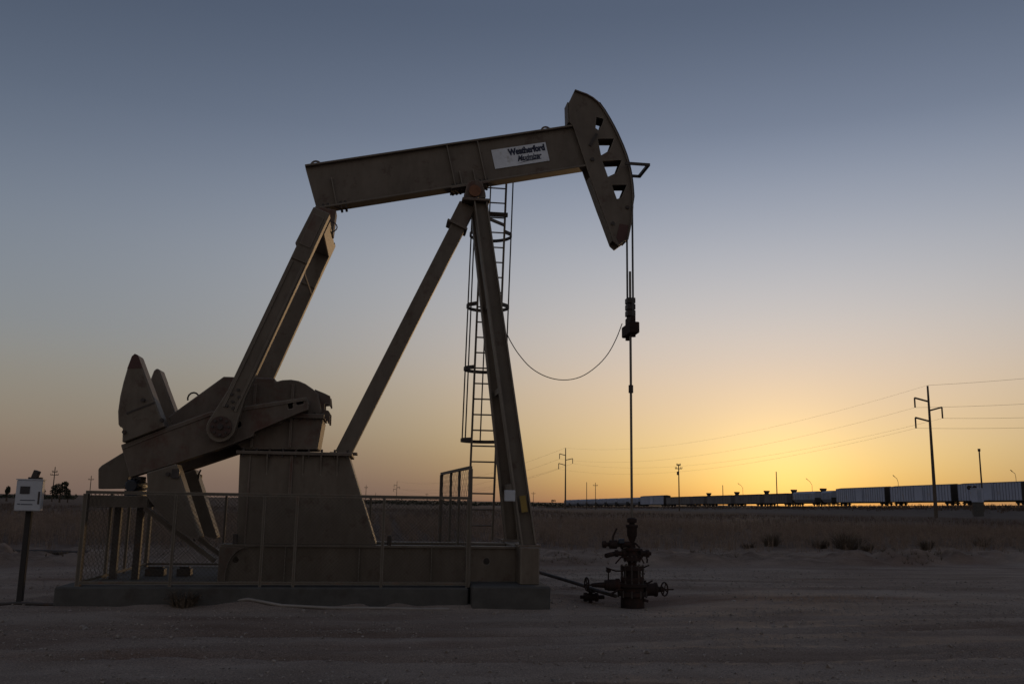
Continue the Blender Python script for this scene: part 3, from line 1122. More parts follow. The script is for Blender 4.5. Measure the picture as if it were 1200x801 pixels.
bb = MB()
for px, py in ((547.5, 231.5), (559, 231)):
    q = P(px, py, 14.92)
    bb.cyl((q.x, 14.88, q.z), (q.x, 14.925, q.z), .028, n=6)
tag(bb.build('bearing_bolts', M_DARK, hbo), None, None, kind='stuff')
# small plates fixed on the near leg
ya = 14.36
q = P(597, 579, 14.2)
MB().box((P(591.5, 579, 14.2).x, 14.16, P(597, 587, 14.2).z), (P(603.5, 579, 14.2).x, 14.28, P(597, 574, 14.2).z)).build('junction_box', M_BOXW, post, bevel=.008)
q = P(612, 590, 14.2)
leg_d = (Vector((nt.x, 14.98, TOPZ)) - Vector((nb.x, 14.28, ZX))).normalized()
cc = Vector((nb.x, 14.28, ZX)) + leg_d * ((P(612, 590, 14.2).z - ZX) / leg_d.z)
MB().beam(cc - leg_d * .13 + Vector((.005, -.113, 0)), cc + leg_d * .13 + Vector((.005, -.113, 0)), .10, .006, up=Vector((0, 1, 0))).build('yellow_sticker', M_YELLOW, post)

# caged ladder behind the post -----------------------------------------------
lad = node('ladder', pj)
LY0, LY1 = 16.45, 16.05
la0, la1 = P(548.5, 600, LY0), P(566, 212, LY1)
lb0 = P(577.5, 600, LY0)
wlad = lb0.x - la0.x
la1 = Vector((la1.x, LY1, P(575, 196, LY1).z))
la0 = Vector((la0.x, LY0, ZT + .02))
for dx in (0, wlad):
    MB().beam(la0 + Vector((dx, 0, 0)), la1 + Vector((dx, 0, 0)), .035, .05, up=(0, 1, 0)).build('rail', M_PAINT, lad)
ll = (la1 - la0).length
ld = (la1 - la0) / ll
nr = int((ll - .25) / .285)
for k in range(nr):
    c = la0 + ld * (.25 + k * .285)
    MB().cyl(c, c + Vector((wlad, 0, 0)), .014, n=8).build('rung', M_PAINT, lad)
hoops = []
for py in (514, 429, 355, 271, 205):
    z_ = P(560, py, 16.2).z
    if py == 205:
        z_ = la1.z - .05
    c = la0 + ld * ((z_ - la0.z) / ld.z)
    cx = c.x + wlad / 2
    rr = .40
    pts = []
    for t in np.linspace(R(148), R(32 - 0) - 2 * PI + 2 * PI, 3):
        pass
    for t in np.linspace(R(-196), R(16), 19):
        # opens towards the rails; bulges away behind the ladder
        pts.append((cx + rr * math.cos(t), c.y + .28 - rr * math.sin(t) * .98, z_))
    hoops.append((cx, c.y + .28, z_, rr))
    mb = MB()
    for i in range(len(pts) - 1):
        mb.beam(pts[i], pts[i + 1], .012, .062)
    for e, dx in ((0, -.02), (-1, wlad + .02)):
        mb.beam(pts[e], (c.x + dx, c.y + .02, z_), .012, .075)
    mb.build('cage_hoop', M_DARK, lad)
for t in (R(-190), R(-140), R(-90), R(-40), R(10)):
    pts = [(cx + (rr - .012) * math.cos(t), cy - (rr - .012) * math.sin(t) * .98, z_) for cx, cy, z_, rr in hoops]
    MB().tube(pts, .013, 6).build('cage_bar', M_DARK, lad)
for zz in (.30, .58, .84):
    c = la0 + ld * (ll * zz)
    leg = Vector((nb.x, 16.12, ZX)).lerp(Vector((nt.x, 15.42, TOPZ)), min(1, (c.z - ZX) / (TOPZ - ZX)))
    MB().beam(c + Vector((wlad, 0, 0)), leg + Vector((0, .1, 0)), .04, .05).build('stand_off', M_PAINT, lad)
q0, q1 = P(571, 250, 16.0), P(595, 252.5, 16.0)
MB().box((q0.x, 15.98, q1.z - .03), (q1.x, 16.03, q0.z + .03)).build('top_bracket', M_DARK, lad)

# load cell cable --------------------------------------------------------------
pts = [(729, 379), (722, 397), (712, 415), (698, 430), (680, 441.5), (660, 445), (640, 441), (622, 430.5), (608, 415), (599, 401), (594.5, 392)]
w3 = []
for i, (a, b) in enumerate(pts):
    w3.append(P(a, b, 15.1 - .45 * i / (len(pts) - 1)))
sm_ = []
for i in range(len(w3) - 1):
    a, b, c, d = w3[max(i - 1, 0)], w3[i], w3[i + 1], w3[min(i + 2, len(w3) - 1)]
    for t in (0, .25, .5, .75):
        sm_.append(.5 * (2 * b + (c - a) * t + (2 * a - 5 * b + 4 * c - d) * t * t + (3 * b - a - 3 * c + d) * t ** 3))
w3 = sm_ + [w3[-1]]
cab = MB().tube(w3, .008, 6).build('signal_cable', M_CABLE)
tag(cab, 'thin cable sagging from the carrier bar to the tall post', 'cable')

# motor, belt guard and its raised platform -------------------------------------
mp = node('motor_platform', pj)
for ya in (14.75, 15.6):
    q0, q1 = P(103, 578, 14.75), P(172, 596, 14.75)
    MB().box((q0.x, ya, q1.z + .02), (q1.x, ya + .12, q0.z - .02)).build('platform_beam', M_PAINT, mp, bevel=.006)
    d0, d1 = P(173, 595, 14.75), P(251, 657, 14.75)
    MB().beam((d0.x - .05, ya + .06, d0.z), (d1.x, ya + .06, d1.z), .10, .075, up=(1, 0, 1)).build('diagonal_brace', M_PAINT, mp)
q0 = P(125, 583, 14.75)
MB().box((P(103, 580, 14.75).x, 14.88, q0.z - .06), (P(165, 580, 14.75).x, 15.59, q0.z - .03)).build('deck_plate', M_PAINT2, mp)
for px in (139, 165):
    xx = P(px, 600, 15.2).x
    MB().box((xx - .05, 15.15, ZS), (xx + .05, 15.25, q0.z - .06)).build('platform_leg', M_DARK, mp)
bg_ = MB().plate(xz([(115, 549), (119, 545), (146, 528.5), (165, 519), (170, 530), (152, 556), (145, 572), (115, 572.5)], 15.95), 15.95, 16.2).build('belt_guard', M_PAINT, pj, bevel=.012)
q = P(158.5, 569, 15.2)
mo = MB().cyl((q.x, 14.95, q.z), (q.x, 15.6, q.z), .095, n=20).build('motor', M_BLUE, pj, bevel=.012)
fin = MB()
for k in range(14):
    t = 2 * PI * k / 14
    c = Vector((q.x + .102 * math.cos(t), 0, q.z + .102 * math.sin(t)))
    fin.beam((c.x, 15.0, c.z), (c.x, 15.55, c.z), .015, .03, up=(math.cos(t), 0, math.sin(t)))
fin.build('cooling_fins', M_BLUE, mo)
MB().box((q.x - .10, 14.98, q0.z - .03), (q.x + .10, 15.57, q.z - .07)).build('motor_foot', M_BLUE, mo)
MB().box((q.x - .05, 15.1, q.z + .06), (q.x + .11, 15.4, q.z + .15)).build('terminal_box', M_DARK, mo, bevel=.01)
MB().cyl((q.x, 15.6, q.z), (q.x, 16.0, q.z), .04, n=10).build('motor_shaft', M_DARK, mo)
xx = P(233, 560, 15.7).x
MB().tube([(xx, 15.7, ZT - .1), (xx - .01, 15.7, P(233, 556, 15.7).z), (xx + .02, 15.7, P(233, 550, 15.7).z)], .016).build('brake_lever', M_DARK, pj)

# guard fence ---------------------------------------------------------------------
FZ0 = ZS + .02


def wire_field(mb, p0, p1, z0, z1, step=.062, r=.0019):
    """diamond wire mesh in the vertical rectangle over the line p0-p1"""
    p0, p1 = Vector(p0), Vector(p1)
    ln = (p1 - p0).length
    d = (p1 - p0) / ln
    h = z1 - z0
    n = int((ln + h) / step)
    for sgn in (0, 1):
        for k in range(n + 1):
            a = k * step - h
            s0, s1 = a, a + h
            t0, t1 = 0.0, h
            if s0 < 0:
                t0 = -s0
                s0 = 0
            if s1 > ln:
                t1 -= s1 - ln
                s1 = ln
            if t1 - t0 < .02:
                continue
            if sgn:
                u0, u1 = z1 - t0, z1 - t1
            else:
                u0, u1 = z0 + t0, z0 + t1
            A = p0 + d * s0
            B = p0 + d * s1
            mb.beam((A.x, A.y, u0), (B.x, B.y, u1), r * 2, r * 2, up=(d.y, -d.x, 0))


def fence_panel(label, p0, p1, posts, z1, name='guard_fence', step=.062, zb=None):
    p0, p1 = Vector(p0), Vector(p1)
    zb = ZS if zb is None else zb
    t = thing(name, (p0.x, p0.y, zb), label, 'fence', 'guard fence panels round the machinery')
    d = (p1 - p0)
    dn = d.normalized()
    for s in posts:
        c = p0 + d * s
        MB().beam((c.x, c.y, zb), (c.x, c.y, z1), .06 if s in (0, 1) else .042, .06 if s in (0, 1) else .042, up=dn).build('post', M_FENCE, t)
    MB().beam((p0.x, p0.y, z1 + .022), (p1.x, p1.y, z1 + .022), .05, .044).build('top_rail', M_FENCE, t)
    MB().beam((p0.x, p0.y, zb + .05), (p1.x, p1.y, zb + .05), .04, .04).build('bottom_rail', M_FENCE, t)
    mb = MB()
    wire_field(mb, p0, p1, zb + .07, z1, step)
    tag(mb.build('wire_mesh', M_WIRE, t), None, None, kind='stuff')
    return t


FX0, FX1 = P(97, 620, 14.0).x, P(549, 620, 14.0).x
FZ1 = P(330, 580, 14.0).z - .02
FB = 17.85
frx = lambda px: (P(px, 620, 14.0).x - FX0) / (FX1 - FX0)
fence_panel('long low wire mesh fence in front of the crank and pedestal', (FX0, 14.0, 0), (FX1, 14.0, 0), (0, frx(204), frx(308.5), frx(347), frx(449), 1), FZ1)
fence_panel('low mesh fence panel closing the motor end of the slab', (FX0, 14.06, 0), (FX0, FB - .06, 0), (0, .33, .62, 1), FZ1, step=.2)
fence_panel('rear mesh fence seen through the machinery gaps', (FX0, FB, 0), (P(516, 600, FB).x, FB, 0), (0, .25, .5, .75, 1), FZ1)
fence_panel('taller mesh fence panel rising above the rail beside the ladder', (FX1 + .02, 14.07, 0), (P(516, 600, FB).x, FB - .06, 0), (0, .33, .62, 1), P(552, 549, 14.05).z, step=.19)

# small things on the slab -------------------------------------------------------
for px, w, lab in ((182, .30, 'dark steel block on the slab below the counterweight tip, nearer the motor'), (216, .22, 'narrower dark steel block on the slab close to the skid end')):
    q = G(px, 674, ZS)
    b = MB().box((q.x - w / 2, q.y - .1, ZS), (q.x + w / 2, q.y + .12, ZS + .12))
    b.box((q.x - w / 2 + .03, q.y - .06, ZS + .12), (q.x + w / 2 - .03, q.y + .08, ZS + .15))
    tag(b.build('steel_block', M_DARK, bevel=.01), lab, 'block')

# ================================================================== WELLHEAD
gz = ground_at(ROD, YC)
wh = thing('wellhead', (ROD, YC, gz), 'dark rusty wellhead tree with valves and handwheels below the rod', 'wellhead')
zy = lambda py: P(736, py, YC).z
W = lambda px, py: P(px, py, YC)
k_ = .0151                          # metres for each photograph pixel here
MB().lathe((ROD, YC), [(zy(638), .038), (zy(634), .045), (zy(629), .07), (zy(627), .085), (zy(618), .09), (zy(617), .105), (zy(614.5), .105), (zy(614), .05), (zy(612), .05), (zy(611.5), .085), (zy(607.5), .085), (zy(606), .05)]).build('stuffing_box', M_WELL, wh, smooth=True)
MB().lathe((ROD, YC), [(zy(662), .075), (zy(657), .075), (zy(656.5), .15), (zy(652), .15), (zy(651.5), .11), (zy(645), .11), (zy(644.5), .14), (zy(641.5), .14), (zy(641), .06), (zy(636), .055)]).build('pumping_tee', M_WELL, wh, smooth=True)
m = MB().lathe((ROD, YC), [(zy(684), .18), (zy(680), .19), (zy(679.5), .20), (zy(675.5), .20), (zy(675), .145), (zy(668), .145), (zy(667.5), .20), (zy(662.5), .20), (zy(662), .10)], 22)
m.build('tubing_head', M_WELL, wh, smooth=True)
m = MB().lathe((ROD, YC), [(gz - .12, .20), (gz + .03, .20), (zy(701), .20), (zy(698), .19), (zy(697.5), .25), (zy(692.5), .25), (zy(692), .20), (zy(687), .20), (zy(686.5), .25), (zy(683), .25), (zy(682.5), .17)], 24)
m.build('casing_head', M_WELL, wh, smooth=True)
bb = MB()
for (za, zb_, rr) in ((zy(684.5), zy(661), .185), (zy(699), zy(691), .245), (zy(658), zy(650.5), .128)):
    for k in range(10):
        t = 2 * PI * k / 10
        bb.cyl((ROD + rr * math.cos(t), YC + rr * math.sin(t), za), (ROD + rr * math.cos(t), YC + rr * math.sin(t), zb_), .016, n=6)
tag(bb.build('stud_bolts', M_DARK, wh), None, None, kind='stuff')


def hpipe(mb, pts, r):
    mb.tube(pts, r, 10)


# upper left: flow tee with a lever valve
fv = MB()
zf = zy(637.5)
fv.lathe((0, YC, zf), [(ROD - .52, .05), (ROD - .50, .06), (ROD - .46, .06), (ROD - .455, .035), (ROD - .40, .035), (ROD - .395, .07), (ROD - .27, .075), (ROD - .265, .04), (ROD - .20, .04), (ROD - .195, .075), (ROD - .16, .075), (ROD - .155, .05), (ROD - .02, .05)], 12, 'x')
fvo = fv.build('flow_valve', M_WELL, wh, smooth=True)
MB().tube([(ROD - .34, YC - .01, zf + .06), (ROD - .335, YC - .02, zf + .14), (ROD - .28, YC - .05, zf + .27)], .016, 7).build('valve_lever', M_WELL, fvo)
zt2 = zy(648)
tv = MB()
tv.lathe((0, YC, zt2), [(ROD - .30, .055), (ROD - .25, .06), (ROD - .245, .04), (ROD - .18, .04), (ROD - .175, .08), (ROD - .13, .08), (ROD - .125, .05), (ROD - .02, .05)], 12, 'x')
tv.tube([(ROD - .28, YC, zt2), (ROD - .42, YC - .12, zt2 - .015), (ROD - .50, YC - .19, zt2 - .03)], .040, 10)
tv.build('outlet_elbow', M_WELL, wh, smooth=True)
rv = MB()
rv.lathe((0, YC, zt2), [(ROD + .02, .055), (ROD + .12, .055), (ROD + .125, .085), (ROD + .17, .085), (ROD + .175, .05), (ROD + .24, .05), (ROD + .245, .065), (ROD + .29, .065), (ROD + .30, .03), (ROD + .33, .03)], 12, 'x')
rvo = rv.build('bleed_valve', M_WELL, wh, smooth=True)
MB().tube([(ROD + .22, YC - .02, zt2 + .02), (ROD + .25, YC - .05, zt2 - .10), (ROD + .24, YC - .06, zt2 - .15)], .014, 6).build('valve_lever', M_WELL, rvo)


def handwheel(mb, c, rad, axis):
    ax_ = Vector(axis).normalized()
    a = ax_.orthogonal().normalized()
    b = ax_.cross(a)
    c = Vector(c)
    mb.tube([c + a * (rad * math.cos(t)) + b * (rad * math.sin(t)) for t in np.linspace(0, 2 * PI, 22)[:-1]], .014, 7, True)
    for k in range(4):
        t = k * PI / 2 + .4
        mb.tube([c, c + a * (rad * math.cos(t)) + b * (rad * math.sin(t))], .010, 6)


# lower left casing valve with handwheel, gauge
zl_ = zy(685)
lv = MB()
lv.lathe((0, YC, zl_), [(ROD - .80, .014), (ROD - .72, .014), (ROD - .70, .03), (ROD - .55, .045), (ROD - .48, .05), (ROD - .475, .085), (ROD - .43, .085), (ROD - .425, .095), (ROD - .29, .095), (ROD - .285, .11), (ROD - .23, .11), (ROD - .225, .06), (ROD - .02, .06)], 14, 'x')
lvo = lv.build('casing_valve', M_WELL, wh, smooth=True)
hw = MB()
handwheel(hw, (ROD - .79, YC, zl_ + .02), .10, (1, .12, 0))
hw.build('handwheel', M_WELL, lvo)
gg = MB()
gx = W(713, 668)
gg.cyl((gx.x, YC, zl_ + .05), (gx.x, YC, gx.z - .02), .012, n=8)
gg.cyl((gx.x, YC - .03, gx.z), (gx.x, YC + .03, gx.z), .038, n=14)
gg.build('pressure_gauge', M_WELL, lvo)
# lower right casing valve, pointing a little towards the camera
zr_ = zy(690)
rv = MB()
rv.lathe((0, YC, zr_), [(ROD + .02, .07), (ROD + .19, .07), (ROD + .195, .125), (ROD + .25, .125), (ROD + .255, .105), (ROD + .38, .105), (ROD + .385, .12), (ROD + .42, .12), (ROD + .425, .05), (ROD + .54, .04), (ROD + .545, .013), (ROD + .72, .013)], 14, 'x')
rvo = rv.build('casing_valve', M_WELL, wh, smooth=True)
hw = MB()
handwheel(hw, (ROD + .56, YC, zr_ + .005), .11, (1, -1.1, .1))
hw.build('handwheel', M_WELL, rvo)
for px, py, lab in ((749, 671.5, 1), (751, 680.5, 1)):
    q = W(px, py)
    MB().cyl((ROD + .15, YC - .05, q.z), (q.x + .07, YC - .08, q.z + .005), .016, n=8).build('needle_valve', M_WELL, wh)
for a_, b_2, r_ in (((720, 668), (708, 664), .012), ((752, 664), (758, 661), .012), ((753, 684), (762, 679), .014), ((722, 690), (712, 696), .02), ((748, 700), (757, 703), .022),
                 ((743, 636), (747, 641), .016), ((726, 652), (719, 659), .014), ((748, 650), (752, 659), .013)):
    A_, B_ = W(*a_), W(*b_2)
    MB().tube([(ROD + (A_.x - ROD) * .5, YC - .06, A_.z), (A_.x, YC - .10, A_.z), (B_.x, YC - .14, B_.z)], r_, 7).build('fitting', M_WELL, wh)
q = W(727, 634)
MB().box((q.x - .05, YC - .10, q.z - .03), (q.x + .05, YC - .03, q.z + .05)).build('transmitter', M_BLUE, wh, bevel=.01)

# flow line from behind the block to the well, and a low valve stub beside it
fl = [P(628, 669, 16.9), P(652, 676, 16.4), P(680, 684.5, 15.9), P(706, 693.5, 15.35), P(722, 698, 15.1)]
fl = [Vector((p.x, p.y, max(p.z, ground_at(p.x, p.y) + .05))) for p in fl]
fo = MB().tube(fl, .030, 10).build('flow_line', M_DARK)
tag(fo, 'dark flow line pipe running along the ground to the wellhead', 'pipe')
q = G(692, 702, -.05)
vb = thing('ground_valve', (q.x, q.y, ground_at(q.x, q.y)), 'low dark valve stub on the dirt beside the wellhead base', 'valve')
g2 = ground_at(q.x, q.y)
MB().lathe((q.x, q.y, g2 + .09), [(q.x - .18, .03), (q.x - .12, .03), (q.x - .115, .075), (q.x - .06, .075), (q.x - .055, .06), (q.x + .08, .06), (q.x + .085, .075), (q.x + .13, .075), (q.x + .135, .035), (q.x + .24, .035)], 12, 'x').build('valve_body', M_WELL, vb, smooth=True)
MB().cyl((q.x, q.y, g2 - .03), (q.x, q.y, g2 + .20), .035, n=10).build('valve_bonnet', M_WELL, vb)
hw = MB()
handwheel(hw, (q.x, q.y, g2 + .20), .08, (.15, -.2, 1))
hw.build('handwheel', M_WELL, vb)

# ================================================================== LEFT CONTROL BOX ON A POST
b0 = G(22.5, 709, 0)
D0 = (b0 - EYE).dot(_f)
zg = ground_at(b0.x, b0.y)
sp = thing('control_box', (b0.x, b0.y, zg), 'pale grey control box on a dark post standing apart by the fence', 'control box')
zt_ = P(36, 597, b0.y).z
MB().box((b0.x - .04, b0.y - .04, zg - .3), (b0.x + .04, b0.y + .04, zt_ + .2)).build('post', M_CARDK, sp, bevel=.008)
c0, c1 = P(13, 598, b0.y - .12), P(47.5, 562.5, b0.y - .12)
hw_ = (c1.x - c0.x) / 2
cx_ = b0.x + .02
bxo = MB().box((cx_ - hw_, b0.y - .16, c0.z), (cx_ + hw_, b0.y - .05, c1.z)).build('box', M_BOXW, sp, bevel=.01)
MB().box((cx_ - hw_ - .008, b0.y - .165, c1.z + .001), (cx_ + hw_ + .008, b0.y - .04, c1.z + .018)).build('rain_lip', M_BOXW, bxo)
MB().box((cx_ - .12, b0.y - .166, c1.z - .20), (cx_ + .015, b0.y - .161, c1.z - .09)).build('window', M_GLASS, bxo)
for dz, a, b in ((.285, -.11, .10), (.34, -.14, -.10), (.345, -.09, .07)):
    MB().box((cx_ + a, b0.y - .1635, c1.z - dz - .011), (cx_ + b, b0.y - .161, c1.z - dz)).build('printed_line', M_INK, bxo)
MB().box((cx_ + hw_ - .045, b0.y - .168, c0.z + .10), (cx_ + hw_ - .02, b0.y - .161, c0.z + .28)).build('latch', M_DARK, bxo)
an_ = MB()
an_.box((cx_ - .04, b0.y - .14, c1.z + .018), (cx_ + .15, b0.y - .07, c1.z + .045))
an_.beam((cx_ + .04, b0.y - .11, c1.z + .03), (cx_ + .075, b0.y - .11, c1.z + .14), .09, .08)
an_.build('beacon', M_DARK, sp, bevel=.006)

# conduits lying on the dirt in front
def ground_pipe(name, pxs, r, material, label, cat='pipe'):
    pts = []
    for px, py in pxs:
        q = G(px, py, 0)
        pts.append((q.x, q.y, ground_at(q.x, q.y) + r * .75))
    o = MB().tube(pts, r, 8).build(name, material)
    return tag(o, label, cat)


ground_pipe('conduit', [(190, 711.5), (240, 712.5), (290, 713.5), (330, 714.5), (390, 715), (450, 715.5), (490, 715.8), (526, 715.5)], .021, M_PVC, 'pale thin conduit lying on the dirt in front of the slab')
ground_pipe('hose', [(-30, 712), (20, 712.3), (60, 713), (100, 713.3), (137, 712.6), (160, 710.5)], .022, M_DARK, 'dark hose lying on the dirt by the control box post', 'hose')
ground_pipe('rear_pipe', [(-60, 655.5), (0, 656), (50, 656.5), (92, 656.5), (140, 657)], .06, M_DARK, 'dark pipe laid along the field edge behind the control box', 'pipe')

# ================================================================== FIELD
def blades(name, xy, hmin, hmax, wid, material, lean=.18, twig=True, seed=1, tri=True):
    """many thin standing stalks as one mesh: each a tapered strip, some with a side twig"""
    g = np.random.default_rng(seed)
    n = len(xy)
    h = g.uniform(hmin, hmax, n)
    a = g.uniform(0, PI, n)
    dx, dy = np.cos(a) * wid * .5, np.sin(a) * wid * .5
    lx, ly = g.normal(0, lean, n) * h, g.normal(0, lean, n) * h
    z = terrain(xy[:, 0], xy[:, 1]) - .02
    x, y = xy[:, 0], xy[:, 1]
    V = [np.stack([x - dx, y - dy, z], 1), np.stack([x + dx, y + dy, z], 1), np.stack([x + lx, y + ly, z + h], 1)]
    nv = 3
    if twig:
        t = g.uniform(.35, .7, n)
        bx, by = x + lx * t, y + ly * t
        sx, sy = g.normal(0, .22, n) * h, g.normal(0, .22, n) * h
        V += [np.stack([bx, by, z + h * t], 1), np.stack([bx + dx * .6, by + dy * .6, z + h * t + wid], 1), np.stack([bx + sx, by + sy, z + h * (t + g.uniform(.15, .35, n))], 1)]
        nv = 6
    verts = np.stack(V, 1).reshape(-1, 3)
    k = np.arange(n)[:, None] * nv
    F_ = [k + np.array([[0, 1, 2]])]
    if twig:
        F_.append(k + np.array([[3, 4, 5]]))
    faces = np.concatenate(F_, 0)
    me = bpy.data.meshes.new(name)
    me.vertices.add(len(verts))
    me.vertices.foreach_set('co', verts.ravel())
    me.loops.add(faces.size)
    me.loops.foreach_set('vertex_index', faces.ravel().astype(np.int32))
    me.polygons.add(len(faces))
    me.polygons.foreach_set('loop_start', (np.arange(len(faces)) * 3).astype(np.int32))
    me.update()
    me.validate()
    me.materials.append(material)
    o = bpy.data.objects.new(name, me)
    sc.collection.objects.link(o)
    return o


def sector(n, r0, r1, seed, row=1.0, jit=.12, per=5):
    g = np.random.default_rng(seed)
    m = n // per
    r = np.sqrt(g.uniform(r0 * r0, r1 * r1, m))
    a = np.radians(g.uniform(-30, 46, m))
    x, y = r * np.sin(a), r * np.cos(a)
    if row:
        x = np.round(x / row) * row + .25 * row + g.normal(0, jit * row, m)
    e = y - edge_y(x)
    patch = vnoise(x * .16, y * .10, 21) * .75 + vnoise(x * .7, y * .35, 22) * .45
    keep = (e > 2.5) & (patch > g.uniform(.3, .95, m)) & (g.uniform(0, 1, m) < np.clip((e - 3) / 11, .02, 1))
    x, y = np.repeat(x[keep], per), np.repeat(y[keep], per)
    k = len(x)
    return np.stack([x + g.normal(0, .07, k), y + g.normal(0, .07, k)], 1)


fs1 = blades('dry_stalks', sector(105000, 24, 72, 3), .14, .80, .019, M_STALK, .16, True, 11)
tag(fs1, 'dry crop stalks standing across the near field', 'stalks', kind='stuff')
fs2 = blades('far_stalks', sector(60000, 70, 150, 4, row=0, per=3), .25, .55, .035, M_STALK2, .13, False, 12)
tag(fs2, 'low dry stubble over the far part of the field', 'stubble', kind='stuff')


def clump(name, px, py, rad, h, n, label, cat, material=M_WEED, seed=0, wid=.012):
    q = G(px, py, .12)
    g = np.random.default_rng(seed + 100)
    rr = rad * np.sqrt(g.uniform(0, 1, n)) * .5
    t = g.uniform(0, 2 * PI, n)
    zc = ground_at(q.x, q.y)
    mb = MB()
    for i in range(n):
        bx, by = q.x + rr[i] * math.cos(t[i]), q.y + rr[i] * math.sin(t[i])
        hh_ = h * g.uniform(.45, 1.0)
        out = Vector((math.cos(t[i]), math.sin(t[i]), 0)) * (rad * g.uniform(.2, 1.0))
        p0 = Vector((bx, by, ground_at(bx, by) - .03))
        p1 = p0 + out * .45 + Vector((0, 0, hh_ * .65))
        p2 = p0 + out + Vector((0, 0, hh_))
        sd = Vector((-math.sin(t[i] + g.normal(0, .8)), math.cos(t[i]), 0)) * wid
        mb.add([p0 - sd, p0 + sd, p1 + sd * .8, p1 - sd * .8, p2], [(0, 1, 2, 3), (3, 2, 4)])
        for _ in range(3):
            s_ = p0.lerp(p2, g.uniform(.3, .9))
            e_ = s_ + Vector((g.normal(0, .09), g.normal(0, .09), g.uniform(.0, .12))) * (h / .6)
            mb.add([s_, s_ + sd * 1.4, e_], [(0, 1, 2)])
    o = mb.build(name, material)
    o['loc_hint'] = 0
    del o['loc_hint']
    return tag(o, label, cat, 'weed clumps along the sandy bank')


CL = [(904, 637, .42, .62, 170, 'dark upright weed clump on the bank, below the pole that rises over the train'),
      (962, 638, .50, .42, 160, 'low spreading weed clump second along the bank from the wellhead side'),
      (992, 640, .75, .72, 230, 'tallest bushy brown weed clump on the sandy bank'),
      (1016, 643, .35, .30, 110, 'small weed tuft touching the tallest brown clump on the bank'),
      (877, 638, .32, .28, 90, 'tiny weed tuft on the bank nearest the wellhead'),
      (1086, 640, .40, .45, 120, 'thin weed clump on the bank below the tall wire pole'),
      (1150, 637, .50, .50, 140, 'weed clump on the bank below the white trackside cabinet'),
      (215, 690, .10, .26, 40, 'dark weed tuft growing against the front of the slab')]
for i, (px, py, rd, h, n, lab) in enumerate(CL):
    if py == 690:
        o = clump('weed_clump', px, 704, .24, .30, 130, lab, 'weed', seed=i)
        del o['group']
    else:
        clump('weed_clump', px, py, rd, h, n, lab, 'weed', seed=i)

def edge_brush():
    """low dead twigs and clods strewn along the lip of the field"""
    g = np.random.default_rng(91)
    mb = MB()
    for i in range(5200):
        x = g.uniform(-22, 34)
        e = abs(g.normal(0, 1.6)) - .1 if g.uniform() < .7 else g.uniform(0, 7)
        if vnoise(np.array([x * .55]), np.array([e * .8]), 61)[0] < g.uniform(.35, 1.0):
            continue
        y = float(edge_y(np.array([x]))[0]) + e
        z = ground_at(x, y)
        h = g.uniform(.05, .22)
        p = Vector((x, y, z - .02))
        d = Vector((g.normal(0, 1), g.normal(0, 1), 0)).normalized()
        for _ in range(4):
            t = p + Vector((g.normal(0, .07), g.normal(0, .07), h * g.uniform(.4, 1)))
            mb.add([p - d * .011, p + d * .011, t], [(0, 1, 2)])
    tag(mb.build('dead_brush', M_WEED), 'low dead brush strewn along the sandy lip of the field', 'brush', kind='stuff')


edge_brush()

# loose stones -----------------------------------------------------------------
def stones(name, n, seed):
    g = np.random.default_rng(seed)
    r = np.sqrt(g.uniform(6.5 ** 2, 24 ** 2, n))
    a = np.radians(g.uniform(-26, 42, n))
    x, y = r * np.sin(a), r * np.cos(a)
    keep = (y < edge_y(x) + .5) & ~((y > 13.6) & (y < 18.2) & (x > x0 - .1) & (x < bx1 + .1)) & (vnoise(x * .6, y * 1.4, 31) > g.uniform(.1, .8, n))
    x, y = x[keep], y[keep]
    n = len(x)
    s = np.exp(g.normal(-4.75, .5, n)).clip(.004, .05)
    z = terrain(x, y)
    base = np.array([(1, 0, 0), (-.5, .87, 0), (-.5, -.87, 0), (.35, .6, .75), (-.75, .05, .65), (.4, -.6, .7)])
    tri = np.array([(0, 1, 3), (1, 4, 3), (1, 2, 4), (2, 5, 4), (2, 0, 5), (0, 3, 5), (3, 4, 5)])
    th = g.uniform(0, 2 * PI, n)
    c, sn = np.cos(th), np.sin(th)
    B = base[None] * s[:, None, None] * g.uniform(.7, 1.3, (n, 6, 1))
    X = B[:, :, 0] * c[:, None] - B[:, :, 1] * sn[:, None] + x[:, None]
    Yv = B[:, :, 0] * sn[:, None] + B[:, :, 1] * c[:, None] + y[:, None]
    Z = B[:, :, 2] + z[:, None] - .002
    verts = np.stack([X, Yv, Z], 2).reshape(-1, 3)
    faces = (np.arange(n)[:, None, None] * 6 + tri[None]).reshape(-1, 3)
    me = bpy.data.meshes.new(name)
    me.from_pydata(verts.tolist(), [], faces.tolist())
    me.materials.append(M_STONE)
    o = bpy.data.objects.new(name, me)
    sc.collection.objects.link(o)
    return tag(o, 'loose gravel scattered over the dirt pad', 'gravel', kind='stuff')


stones('gravel', 60000, 5)

# ================================================================== RAILWAY
T0 = PD(1200, 592, 183)
hv = ray(400, 587)
TD = Vector((hv.x, hv.y, 0)).normalized()
TS = Vector((TD.y, -TD.x, 0))       # to the right of travel


def track_z(s):
    return 2.4 - 3.6 * s / 370.0 if s < 420 else 2.4 - 3.6 * 420 / 370 - .002 * (s - 420)


def track(s):
    p = T0 + TD * s
    return Vector((p.x, p.y, track_z(s)))


def s_at(px):                       # place along the track seen at that column
    lo, hi = -120.0, 3000.0
    for _ in range(60):
        mid = (lo + hi) / 2
        if project(track(mid))[0] > px:
            lo = mid
        else:
            hi = mid
    return lo


